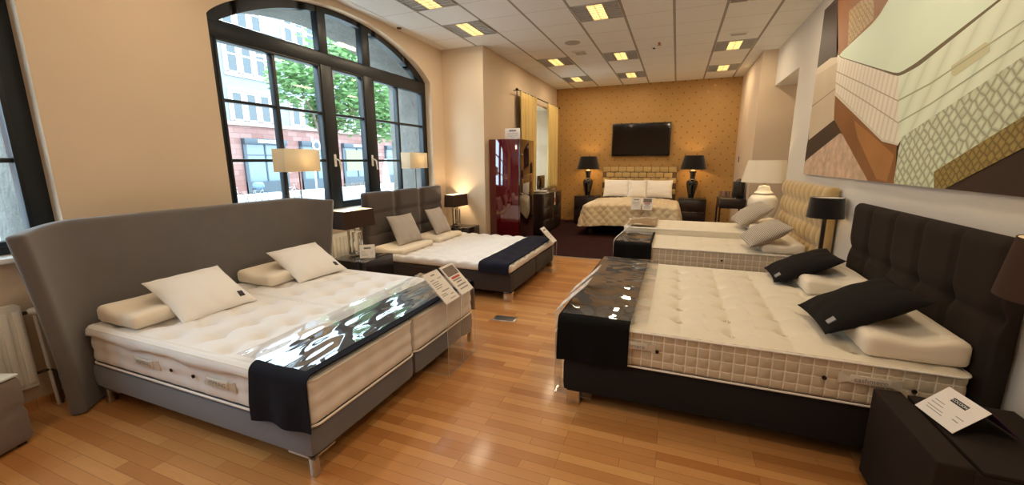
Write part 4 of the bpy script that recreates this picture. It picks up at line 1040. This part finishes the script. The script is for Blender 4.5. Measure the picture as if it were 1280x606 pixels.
b = B(); b.box(-.09, .06, -.12, .12, 0, .012, .003); b.box(-.03, -.01, -.03, .03, .012, .1); b.build('stand', W['tvfr'], t)
b = B(); b.box(-.03, 0, -.25, .25, .08, .38, .005); b.build('screen', W['tvscr'], t)
b = B(); b.box(0, .004, -.045, .045, -.30, 0, .001); o = tag(b.build('hanging_tag', W['paperw'], loc=(-2.605, 9.30, .90)), 'long white and orange paper tag hanging down the front of the dresser', 'tag')
b = B(); b.box(.004, .0055, -.045, .045, -.24, -.13); b.build('colour_band', mat('orange_print', (190, 84, 40), .7), o)
# curtains and rod
def curtain(label, y0, y1, z0, z1):
    n = 90; V = []; m_ = 14
    for j in range(m_ + 1):
        v = j / m_; z = z1 + (z0 - z1) * v
        for i in range(n + 1):
            u = i / n; y = y0 + (y1 - y0) * u; y = (y0 + y1) / 2 + (y - (y0 + y1) / 2) * (1 - .12 * v)
            x = .04 * math.sin(u * 2 * PI * 7 + .6 * math.sin(v * 3)) * (.8 + .3 * v) + .012 * math.sin(u * 29)
            V.append((x, y - (y0 + y1) / 2, z - z0))
    F = [(j * (n + 1) + i, j * (n + 1) + i + 1, (j + 1) * (n + 1) + i + 1, (j + 1) * (n + 1) + i) for j in range(m_) for i in range(n)]
    o = mesh('curtain', V, F, W['curtain'], loc=(-2.97, (y0 + y1) / 2, z0), ang=180); md = o.modifiers.new('thick', 'SOLIDIFY'); md.thickness = .006
    return tag(o, label, 'curtain', 'gold curtains on the back window')
curtain('gold curtain behind the burgundy wardrobe', 7.95, 9.0, .91, 2.96); curtain('gold curtain nearest the back wall', 9.85, 10.75, .91, 2.96)
t = thing('curtain_rod', 'dark curtain rod with end knob above the back window', 'curtain rod', (-2.97, 9.3, 2.97))
B().tube([(0, -1.5, 0), (0, 1.55, 0)], .012, 10).build('rod', W['tvfr'], t)
for y in (-1.42, 1.48): B().tube([(-.11, y, 0), (0, y, 0)], .01, 8).build('bracket', W['tvfr'], t)
for y in (-1.52, 1.57): B().lathe([(.002, -.03), (.025, -.015), (.03, 0), (.025, .015), (.002, .03)], 16, (0, y, 0)).build('finial', W['tvfr'], t)
tag(B().tube([(0, 0, 0), (0, 0, 1.0)], .009, 8).build('pull_rod', W['tvfr'], loc=(-2.97, 7.78, 1.96)), 'dark curtain pull rod hanging beside the front curtain', 'curtain rod')
# television
t = thing('television', 'flat black television on the gold back wall', 'television', (-.88, YB, 1.72))
b = B(); b.box(-.70, .70, -.09, -.03, 0, .805, .008); b.build('bezel', W['tvfr'], t); b = B(); b.box(-.665, .665, -.093, -.088, .045, .77); b.build('screen', W['tvscr'], t)
b = B(); b.box(-.2, .2, -.03, -.002, .25, .55); b.build('wall_bracket', W['tvfr'], t)
# side table by the back wall
t = thing('side_table', 'small dark console table with thin legs in the back right corner', 'side table', (1.0, 8.98, 0))
b = B(); b.box(-.19, .25, -.24, .40, .70, .88, .005); b.build('top', W['espresso'], t)
for x in (-.175, .235):
    for y in (-.225, .385): b = B(); b.box(x - .016, x + .016, y - .016, y + .016, 0, .70); b.build('leg', W['espresso'], t)
for q, y in enumerate((9.28, 9.24, 9.27, 9.23, 9.26)):
    b = B(); b.lathe([(.003, 0), (.032, 0), (.036, .10), (.034, .115), (.003, .115)], 20)
    tag(b.build('glass_jar', mat('amber_glass_%d' % q, (150, 120, 96), .15), loc=(.86 + .072 * q, y, .88)), 'small amber jar in a row on the console table', 'jar', 'amber jars on the console table')
b = B(); b.box(-.12, .12, -.06, .06, 0, .012, .003); b.bm.free()
t = thing('tray', 'thin silver tray at the front of the console table', 'tray', (.97, 8.88, .88))
b = B(); b.box(-.12, .12, -.07, .07, 0, .006, .002); b.build('plate', W['metal'], t); b = B()
for q in (-1, 1): b.box(q * .12 - .004, q * .12 + .004, -.07, .07, 0, .018, .002)
b.build('rim', W['metal'], t)
t = thing('coffee_machine', 'tall black appliance on the console table in the back right corner', 'appliance', (1.15, 9.05, .88))
b = B(); b.box(-.10, .09, -.10, .10, 0, .32, .012); b.build('body', W['tvfr'], t); b = B(); b.lathe([(.003, .32), (.06, .32), (.05, .35), (.02, .375), (.003, .375)], 20); b.build('lid', W['blackgloss'], t)
t = thing('light_switch', 'small dark switch on the right end wall', 'switch', (XRB, 10.4, 1.62)); b = B(); b.box(-.012, 0, -.03, .03, -.06, .06, .003); b.build('plate', W['tvfr'], t); b = B(); b.box(-.018, -.012, -.012, .012, -.03, .03, .002); b.build('rocker', W['louvre'], t)
# price cards on nightstands
def price_card(label, loc, rz, w=.15, h=.145, tilt=30, edge=None):
    t = thing('price_card', label, 'price card', loc, rz, 'folded price cards')
    a = math.radians(tilt)
    o = B().box(-w / 2, w / 2, 0, h, -.001, .001).build('card', W['paperw'], t); o.rotation_euler = (PI / 2 - a, 0, 0)
    o2 = B().box(-w / 2, w / 2, 0, h, -.001, .001).build('card_back', edge or W['paperw'], t); o2.rotation_euler = (PI / 2 + a, 0, 0); o2.location = (0, 2 * h * math.sin(a), 0)
    b = B(); b.box(-.038, .038, h * .68, h * .82, .001, .0016); b.build('logo_panel', W['inkd'], o)
    text('COCOON', .0155, (0, h * .75, .0018), (0, 0, 0), W['signwhite'], o, ext=.0002)
    card_lines(o, w, h, [(-.4, -.15, .5, .0016), (-.4, -.1, .4, .0016), (-.4, 0, .28, .0016), (-.36, .05, .2, .0016), (.2, .38, .42, .0016), (.22, .36, .3, .002)], .0011)
    return t
price_card('white folded price card on the nightstand beside the winged bed', (-3.30, 3.72, .50), math.radians(38), .17, .16, 25)
price_card('white folded price card with purple edge on the dark nightstand at lower right', (1.10, 2.14, .503), math.radians(-80), .205, .155, 48, W['purple'])
# radiators
def radiator(label, y0, y1, z0, z1, x=-3.78, pipes=True):
    t = thing('radiator', label, 'radiator', (x, (y0 + y1) / 2, z0), group='white panel radiators under the windows'); hy = (y1 - y0) / 2
    V = []; n = int((y1 - y0) / .012)
    b = B(); b.box(-.055, .02, -hy, hy, 0, z1 - z0, .006); b.build('panel', W['rad'], t)
    b = B(); k = int((y1 - y0) / .055)
    for i in range(k):
        y = -hy + (i + .5) * (y1 - y0) / k; b.box(.018, .032, y - .018, y + .018, .03, z1 - z0 - .03, .010, 2)
    b.build('flute', W['rad'], t)
    b = B(); b.box(-.05, .015, -hy + .01, hy - .01, z1 - z0 - .004, z1 - z0 + .008, .003); b.build('top_grille', W['rad'], t)
    b = B()
    for y in (-hy + .12, hy - .12): b.box(-.03, 0, y - .015, y + .015, -z0, .01, .003)
    b.build('foot', W['rad'], t)
    if pipes:
        b = B(); b.tube([(-.02, hy, z1 - z0 - .06), (-.02, hy + .07, z1 - z0 - .06)], .012, 10); b.build('pipe', W['copper'], t)
        b = B(); b.tube([(-.02, hy, .07), (-.02, hy + .07, .07), (-.02, hy + .09, .05), (-.02, hy + .09, -z0)], .010, 10)
        b.build('pipe', W['copper'], t)
        b = B(); b.tube([(-.02, hy + .06, z1 - z0 - .06), (-.02, hy + .075, -z0)], .010, 10); b.build('riser_pipe', W['rad'], t)
        b = B(); b.tube([(-.02, hy + .03, z1 - z0 - .06), (-.02, hy + .045, z1 - z0 - .06), (0.0, hy + .105, z1 - z0 - .06), (.0, hy + .115, z1 - z0 - .06)], [.014, .024, .026, .018], 16); b.build('valve', W['white'], t)
radiator('white panel radiator with valve at the far left under the cut-off window', -.9, 1.13, .19, .73)
radiator('white panel radiator behind the lamp between two headboards under the arched window', 3.47, 4.12, .19, .74, pipes=False)
# floor socket
t = thing('floor_socket', 'grey metal floor socket lid set in the parquet', 'floor socket', (-1.55, 3.70, 0), .1)
b = B(); b.box(-.12, .12, -.07, .07, -.003, .004, .002); b.build('frame', W['metal'], t); b = B(); b.box(-.10, .10, -.055, .055, .004, .006, .001); b.build('lid', mat('dark_lid', (92, 86, 80), .4, metal=.5), t)

# ------------------------------------------------------------------ wall picture (a flat photographic print of a bed)
def poster():
    F_ = 511.13; ya, pi_, ro = (math.radians(v) for v in (21.646, -11.182, -.307))
    r0 = Vector((math.cos(ya), math.sin(ya), 0)); f0 = Vector((-math.sin(ya), math.cos(ya), 0)); u0 = Vector((0, 0, 1))
    f1 = f0 * math.cos(pi_) + u0 * math.sin(pi_); u1 = u0 * math.cos(pi_) - f0 * math.sin(pi_)
    r2 = r0 * math.cos(ro) + u1 * math.sin(ro); u2 = u1 * math.cos(ro) - r0 * math.sin(ro)
    XP = XR - .03
    def to(p):
        x, y = 980 + p[0] / 2.33, p[1] / 2.33
        d = r2 * ((x - 640) / F_) - u2 * ((y - 303) / F_) + f1
        s = XP / d.x; return (d.y * s, H + d.z * s)
    y0, y1, z0, z1 = 2.15, 6.12, 1.43, 3.30
    t = thing('wall_picture', 'huge photographic print of a mattress and knitted throw on the right wall', 'picture', (XR, (y0 + y1) / 2, (z0 + z1) / 2)); yc, zc = (y0 + y1) / 2, (z0 + z1) / 2
    b = B(); b.box(-.03, 0, y0 - yc, y1 - yc, z0 - zc, z1 - zc, .003); b.build('panel', mat('print_ground', (60, 42, 32), .5), t)
    # the artwork's own colour fields, printed on the panel
    def clip(poly):
        for ax, lim, sg in ((0, y0, 1), (0, y1, -1), (1, z0, 1), (1, z1, -1)):
            out = []
            for a, c in zip(poly, poly[1:] + poly[:1]):
                ia, ic = (a[ax] - lim) * sg >= 0, (c[ax] - lim) * sg >= 0
                if ia: out.append(a)
                if ia != ic:
                    k_ = (lim - a[ax]) / (c[ax] - a[ax]); out.append((a[0] + (c[0] - a[0]) * k_, a[1] + (c[1] - a[1]) * k_))
            poly = out
            if len(poly) < 3: return None
        return poly
    def M_knit(name, a, c, sc_, seam):
        k = NT(name); v = k.coord(); s = k.n('ShaderNodeSeparateXYZ'); k.l(v, s.inputs[0])
        cb = k.n('ShaderNodeCombineXYZ'); k.l(k.math('MULTIPLY_ADD', s.outputs[1], .8, k.math('MULTIPLY', s.outputs[2], .6)), cb.inputs[0]); k.l(k.math('MULTIPLY_ADD', s.outputs[2], .8, k.math('MULTIPLY', s.outputs[1], -.6)), cb.inputs[1])
        vo = k.n('ShaderNodeTexVoronoi', {'Scale': sc_, 'Randomness': .35}, feature='DISTANCE_TO_EDGE'); k.l(cb.outputs[0], vo.inputs['Vector'])
        f = k.math('MINIMUM', k.math('POWER', k.math('MULTIPLY', vo.outputs[0], 3.2), .55), 1); n_ = k.noise(v, 8, 3)
        base = k.mix(n_.outputs[0], lin(a), lin(c)); k.princ(**{'Base Color': k.mix(f, lin(seam), base), 'Roughness': .5}); return k.m
    def M_quilt(name, a, c, per, ax):
        k = NT(name); v = k.coord(); s = k.n('ShaderNodeSeparateXYZ'); k.l(v, s.inputs[0])
        n_ = k.noise(v, 2.5, 2)
        f = k.math('POWER', k.math('ABSOLUTE', k.math('SINE', k.math('MULTIPLY', k.math('ADD', s.outputs[1], k.math('MULTIPLY', s.outputs[2], ax)), PI / per))), .35)
        k.princ(**{'Base Color': k.mix(f, lin(a), k.mix(n_.outputs[0], lin(c), lin(tuple(min(255, q + 12) for q in c)))), 'Roughness': .45}); return k.m
    layers = [
        ('print_door', [(105, 40), (200, -30), (157, 8), (152, 168), (85, 212)], mat('print_dark_wood', (52, 38, 32), .5, var=.3, vscale=5)),
        ('print_headboard', [(157, 6), (170, -40), (420, -120), (300, 60), (158, 168)], mat('print_tan', (156, 104, 62), .5, var=.15, vscale=3)),
        ('print_cushion', [(190, 32), (250, -20), (262, -20), (262, 55), (186, 133)], M_knit('print_cushion_knit', (196, 168, 124), (210, 186, 140), 22, (140, 108, 70))),
        ('print_fur', [(165, 382), (60, 470), (40, 520), (260, 545), (255, 500)], mat('print_fur', (206, 178, 152), .6, var=.55, vscale=12)),
        ('print_shadow', [(72, 404), (150, 345), (168, 384), (50, 478)], mat('print_shadow', (50, 34, 26), .5)),
        ('print_cabinet', [(155, 165), (85, 212), (72, 408), (150, 346)], mat('print_cabinet', (206, 190, 164), .5, var=.06, vscale=3)),
        ('print_cabinet_top', [(85, 208), (138, 168), (158, 166), (158, 180), (85, 224)], mat('print_cabinet_top', (222, 208, 184), .5)),
        ('print_cabinet_line', [(80, 310), (152, 255), (152, 258), (80, 313)], mat('print_line', (150, 130, 104), .5)),
        ('print_bed_base', [(150, 268), (330, 418), (322, 560), (255, 545), (146, 346)], mat('print_leather', (140, 92, 52), .4, var=.3, vscale=2.5)),
        ('print_leather_light', [(205, 350), (310, 440), (322, 452), (300, 530), (270, 520), (215, 400)], mat('print_leather_light', (176, 122, 70), .4, var=.25, vscale=3)),
        ('print_mattress_end', [(157, 160), (290, 190), (335, 190), (335, 420), (290, 406), (150, 268)], M_quilt('print_ticking', (206, 196, 172), (240, 234, 218), .085, .15)),
        ('print_mattress_side', [(335, 190), (400, 150), (640, -50), (900, -270), (900, 30), (699, 165), (345, 402), (335, 420)], M_quilt('print_ticking_side', (208, 222, 194), (232, 248, 222), .20, .6)),
        ('print_topper_shadow', [(155, 164), (290, 208), (335, 224), (395, 192), (640, -4), (900, -215), (880, -230), (500, -140), (300, 100)], mat('print_seam', (104, 92, 60), .5)),
        ('print_topper', [(157, 163), (270, 58), (330, -40), (500, -140), (880, -236), (625, 0), (385, 184), (335, 215), (290, 203)], mat('print_topper', (230, 250, 226), .45, var=.05, vscale=2)),
        ('print_handle', [(490, 192), (590, 122), (602, 128), (602, 150), (500, 222), (490, 218)], mat('print_handle', (212, 212, 172), .5)),
        ('print_side_roll', [(335, 290), (430, 240), (699, 60), (900, -75), (900, -71), (699, 64), (430, 245), (335, 295)], mat('print_roll_line', (176, 184, 146), .5)),
        ('print_side_roll', [(335, 355), (430, 300), (699, 118), (900, -18), (900, -14), (699, 122), (430, 304), (335, 359)], mat('print_roll_line2', (176, 184, 146), .5)),
        ('print_end_roll', [(152, 205), (250, 250), (335, 292), (335, 296), (250, 254), (152, 209)], mat('print_roll_line3', (190, 180, 156), .5)),
        ('print_end_roll', [(151, 238), (250, 300), (335, 356), (335, 360), (250, 304), (151, 242)], mat('print_roll_line4', (190, 180, 156), .5)),
        ('print_throw', [(345, 400), (699, 165), (960, -10), (960, 260), (699, 350), (455, 520), (440, 560), (318, 560), (335, 440)], M_knit('print_throw_knit', (208, 222, 190), (234, 248, 224), 17, (140, 140, 104))),
        ('print_throw_edge', [(440, 500), (699, 340), (960, 200), (960, 300), (699, 432), (470, 550), (440, 552)], M_knit('print_throw_edge_knit', (150, 132, 70), (170, 150, 84), 24, (84, 66, 30))),
        ('print_piping', [(150, 268), (290, 404), (335, 418), (336, 424), (288, 412), (149, 276)], mat('print_piping', (226, 220, 200), .5)),
    ]
    for q, (nm, pts, m_) in enumerate(layers):
        if nm in ('print_topper', 'print_topper_shadow', 'print_fur'):
            for _ in range(2):
                nw = []
                for p0, p1 in zip(pts, pts[1:] + pts[:1]):
                    L_ = math.hypot(p1[0] - p0[0], p1[1] - p0[1]); k_ = min(.25, 9 / max(L_, 1))
                    nw += [(p0[0] + (p1[0] - p0[0]) * k_, p0[1] + (p1[1] - p0[1]) * k_), (p1[0] - (p1[0] - p0[0]) * k_, p1[1] - (p1[1] - p0[1]) * k_)]
                pts = nw
        poly = clip([to(p) for p in pts])
        if not poly: continue
        bb = B(); xx = -.0302 - q * .00025
        bb.bm.faces.new([bb.bm.verts.new((xx, p[0] - yc, p[1] - zc)) for p in poly]); bmesh.ops.triangulate(bb.bm, faces=bb.bm.faces[:])
        o = bb.build(nm, m_, t)
poster()

# ------------------------------------------------------------------ street outside
GZ = -.8; FX = -30.0
structure(B().box(-60, -4.66, -30, 80, GZ - .2, GZ).build('street', W['street']))
structure(B().box(FX, -25.5, -30, 80, GZ, GZ + .12).build('pavement', W['pave'])); structure(B().box(-8.5, -4.67, -30, 80, GZ, GZ + .10).build('kerb_pavement', W['pave']))
bd = thing('building', 'pale office building with sandstone ground floor across the street', 'building', (FX, 25, GZ))
k = 1.765
b = B(); b.box(-8, 0, -45, 45, 5.2, 15.2); b.build('wall', W['plaster_out'], bd)
b = B(); b.box(-8, .15, -45, 45, 0, 5.2); b.build('stone_base', W['sandstone'], bd)
b = B(); b.box(-.2, .32, -45, 45, 5.1, 5.35); b.box(-.2, .35, -45, 45, 14.9, 15.3); b.build('string_course', W['surround'], bd)
for r, (z0, z1) in enumerate(((4.65, 6.7), (8.0, 9.86), (11.2, 12.9))):
    for q in range(-2, 8):
        yb = 21.2 + 5.0 * q - 25; s = B()
        s.box(0, .10, yb - .30, yb + 3.3, z0 - GZ - .28, z0 - GZ - .05); s.box(0, .06, yb - .25, yb + 3.25, z1 - GZ + .05, z1 - GZ + .3)
        for c_ in range(3):
            y0_ = yb + c_ * 1.1
            if c_ < 2: s.box(0, .08, y0_ + .82, y0_ + 1.08, z0 - GZ, z1 - GZ)
        s.box(0, .08, yb - .28, yb - .02, z0 - GZ, z1 - GZ); s.box(0, .08, yb + 3.02, yb + 3.28, z0 - GZ, z1 - GZ)
        s.build('window_surround', W['surround'], bd)
        for c_ in range(3):
            y0_ = yb + c_ * 1.1; w_ = B(); w_.box(.01, .05, y0_, y0_ + .8, z1 - GZ - .02, z1 - GZ - .10); w_.box(.01, .05, y0_, y0_ + .8, (z0 + z1 * 2) / 3 - GZ - .05, (z0 + z1 * 2) / 3 - GZ + .05)
            for e_ in (y0_ + .03, y0_ + .77): w_.box(.01, .05, e_ - .04, e_ + .04, z0 - GZ, z1 - GZ)
            w_.box(.01, .05, y0_, y0_ + .8, z0 - GZ, z0 - GZ + .09)
            wo = w_.build('window', W['signwhite'], bd); p_ = B(); p_.box(.0, .02, y0_ + .03, y0_ + .77, z0 - GZ + .04, z1 - GZ - .04); p_.build('pane', W['winpane'], wo)
for y0_, y1_, lit in ((21.4, 25.0, 0), (26.4, 29.8, 0), (31.2, 35.2, 1), (37.5, 41, 0), (15.5, 19.5, 0)):
    a, c_ = y0_ - 25, y1_ - 25
    f_ = B(); f_.box(.15, .55, a, c_, 3.78, 4.2, .01); f_.box(.15, .32, a, a + .25, 0, 3.78); f_.box(.15, .32, c_ - .25, c_, 0, 3.78); f_.box(.15, .30, a, c_, 0, 1.0)
    fo = f_.build('shop_front', W['shopdark'], bd)
    g = B(); g.box(.16, .2, a + .25, c_ - .25, 1.0, 3.78); g.build('shop_window', W['shopglass'], fo)
    m_ = B(); m_.box(.2, .26, (a + c_) / 2 - .05, (a + c_) / 2 + .05, 1.0, 3.78); m_.box(.2, .26, a + .25, c_ - .25, 2.95, 3.02); m_.build('mullion', W['shopdark'], fo)
    if y0_ in (21.4, 31.2): text('RENNOBELEN', .34, (.56, (a + c_) / 2 + .3, 4.0), (PI / 2, 0, PI / 2), W['signwhite'], fo, 'lettering', .004)
    if lit: g = B(); g.box(.27, .3, a + .45, a + 2.6, 1.6, 3.6); g.build('lit_interior', W['shopglow'], fo)
def leaves(n, clumps, size):
    V = []; F = []
    for q in range(n):
        c_, r_ = clumps[random.randrange(len(clumps))]
        d = Vector((random.gauss(0, 1), random.gauss(0, 1), random.gauss(0, 1))).normalized() * r_ * random.random() ** .45
        p = Vector(c_) + d; s_ = size * random.uniform(.6, 1.3)
        R_ = Matrix.Rotation(random.uniform(0, 6.28), 3, 'Z') @ Matrix.Rotation(random.uniform(-1, 1), 3, 'X')
        i = len(V)
        for x, y in ((-.5, 0), (0, -.32), (.6, 0), (0, .32)): V.append(p + R_ @ Vector((x * s_, y * s_, .08 * s_ * (abs(y) > 0))))
        F += [(i, i + 1, i + 2, i + 3)]
    return V, F
t = thing('tree', 'leafy green street tree seen through the arched window', 'tree', (-14.0, 13.6, GZ))
B().tube([(0, 0, 0), (.02, .03, 1.5), (0, .1, 3.2), (.1, .3, 4.6), (0, .6, 6.2)], [.16, .13, .12, .09, .05], 12).build('trunk', W['bark'], t)
b = B()
for e_ in ((.6, 1.8, 5.0), (-.5, 2.6, 6.4), (.3, -1.3, 5.4), (.9, .4, 6.8), (-.8, 1.0, 5.4), (.2, 4.0, 5.6)):
    b.tube([(0, .1, 3.0), (e_[0] * .5, e_[1] * .4, 3.0 + (e_[2] - 3.0) * .6), e_], [.07, .05, .02], 8)
b.build('branch', W['bark'], t)
cl = [((0, .9, 6.2), 1.9), ((.4, 2.6, 6.4), 1.7), ((-.4, 4.2, 5.9), 1.6), ((0, -1.0, 5.6), 1.1), ((.3, 1.4, 4.8), 1.3), ((.2, 3.6, 4.5), 1.2), ((0, 5.6, 5.2), 1.3), ((-.3, 2.2, 8.0), 1.4), ((0, .3, 4.4), .8), ((0, 6.6, 4.6), 1.0)]
V, F = leaves(9000, cl, .26); mesh('crown', V, F, W['leafm'], t)
t = thing('shrub', 'low bright green shrub on the street beyond the winged headboard', 'shrub', (-8.6, 8.1, GZ + .0))
V, F = leaves(900, [((0, 0, .75), .5), ((0, .5, .7), .45), ((0, -.4, .65), .4)], .14); mesh('foliage', V, F, mat('lime_leaf', (176, 196, 108), .6, var=.25, vscale=2), t); B().tube([(0, 0, 0), (0, .05, .7)], [.04, .02], 8).build('stem', W['bark'], t)
t = thing('street_sign', 'round white street sign on a pole beside the tree', 'street sign', (-24, 22.4, GZ))
B().tube([(0, 0, 0), (0, 0, 4.2)], .05, 10).build('pole', W['signwhite'], t)
o = B().lathe([(.01, 0), (.42, 0), (.42, .05), (.01, .05)], 32).build('disc', W['shopdark'], t, loc=(.06, .25, 3.6), rot=(0, PI / 2, 0)); B().lathe([(.24, .052), (.38, .052), (.38, .058), (.24, .058)], 32, cap=False).build('ring', W['signwhite'], o)
def bicycle(label, x, y, rz, cover=None):
    t = thing('bicycle', label, 'bicycle', (x, y, GZ + .12 if x < -25.5 else GZ), rz, 'parked bicycles across the street')
    for yy in (-.52, .52):
        pts = [(0, yy + .33 * math.cos(a), .34 + .33 * math.sin(a)) for a in np.linspace(0, 2 * PI, 25)[:-1]]
        b = B(); b.tube(pts, .02, 6, closed=True)
        for a in np.linspace(0, PI, 7)[:-1]: b.tube([(0, yy + .32 * math.cos(a), .34 + .32 * math.sin(a)), (0, yy - .32 * math.cos(a), .34 - .32 * math.sin(a))], .004, 4)
        b.build('wheel', W['tvfr'], t)
    b = B()
    for p_ in ([(0, -.52, .34), (0, -.12, .34), (0, -.22, .85), (0, -.52, .34)], [(0, -.12, .34), (0, .36, .80), (0, -.2, .78)], [(0, .52, .34), (0, .34, .98)]): b.tube(p_, .018, 6)
    b.build('frame', W['louvre'], t); B().tube([(-.26, .28, 1.02), (0, .34, 1.0), (.26, .28, 1.02)], .014, 6).build('handlebar', W['chrome'], t)
    b = B(); b.box(-.07, .07, -.36, -.10, .85, .90, .02); b.build('saddle', W['tvfr'], t)
    if cover:
        V, F = softbox(.4, .7, .45, .18, .06); mesh('load_cover', V + np.array([0, .1, 1.05]), F, mat('blue_grey_tarpaulin', (104, 128, 156), .7), t)
bicycle('parked bicycle carrying a blue grey covered load across the street', -23.5, 17.5, .2, True)
bicycle('parked bicycle nearest the left jamb across the street', -23.5, 15.8, -.15); bicycle('parked bicycle by the round street sign across the street', -24, 20.2, .1)
t = thing('parasol', 'closed white parasol standing on the street near the right jamb', 'parasol', (-16.0, 20.0, GZ))
B().tube([(0, 0, 0), (0, .25, 2.6)], .03, 8).build('pole', W['metal'], t); B().lathe([(.02, 2.6), (.12, 2.2), (.22, 1.4), (.30, .35), (.26, .3), (.02, .3)], 14, (0, .1, 0)).build('canopy', W['signwhite'], t); B().lathe([(.02, 0), (.3, 0), (.3, .1), (.02, .1)], 20).build('base', W['metal'], t)

# ------------------------------------------------------------------ camera, light, colour
F_ = 511.13; ya, pi_, ro = (math.radians(v) for v in (21.646, -11.182, -.307))
r0 = Vector((math.cos(ya), math.sin(ya), 0)); f0 = Vector((-math.sin(ya), math.cos(ya), 0)); u0 = Vector((0, 0, 1))
f1 = f0 * math.cos(pi_) + u0 * math.sin(pi_); u1 = u0 * math.cos(pi_) - f0 * math.sin(pi_)
r2 = r0 * math.cos(ro) + u1 * math.sin(ro); u2 = u1 * math.cos(ro) - r0 * math.sin(ro)
cam = bpy.data.cameras.new('camera'); co = bpy.data.objects.new('camera', cam); C.link(co)
cam.sensor_width = 36; cam.sensor_fit = 'HORIZONTAL'; cam.lens = F_ / 1280 * 36; cam.clip_start = .05; cam.clip_end = 300
co.matrix_world = Matrix(((r2.x, u2.x, -f1.x, 0), (r2.y, u2.y, -f1.y, 0), (r2.z, u2.z, -f1.z, H), (0, 0, 0, 1)))
sc.camera = co
w = bpy.data.worlds.new('world'); sc.world = w; w.use_nodes = True; nt = w.node_tree; nt.nodes.clear()
bg = nt.nodes.new('ShaderNodeBackground'); out = nt.nodes.new('ShaderNodeOutputWorld'); nt.links.new(bg.outputs[0], out.inputs[0])
bg.inputs[0].default_value = (.62, .84, 1.0, 1); bg.inputs[1].default_value = 8.5
for yc in (ARC, Y2):
    L = bpy.data.lights.new('window_portal', 'AREA'); L.shape = 'RECTANGLE'; L.size = 3.6; L.size_y = 2.5; L.cycles.is_portal = True
    o = bpy.data.objects.new('window_portal', L); o.location = (-4.75, yc, 2.2); o.rotation_euler = (0, -PI / 2, 0); o.rotation_euler = Matrix(((0, 0, -1), (1, 0, 0), (0, -1, 0))).to_euler() if False else (PI / 2, 0, -PI / 2); C.link(o)
vs = sc.view_settings; vs.view_transform = 'Standard'; vs.look = 'None'; vs.gamma = 1; vs.use_curve_mapping = False; vs.exposure = 0.25
cy = sc.cycles; cy.use_denoising = True; cy.denoiser = 'OPENIMAGEDENOISE'; cy.max_bounces = 8; cy.diffuse_bounces = 4; cy.glossy_bounces = 4; cy.transparent_max_bounces = 16; cy.transmission_bounces = 6
cy.caustics_reflective = False; cy.caustics_refractive = False; cy.sample_clamp_indirect = 6
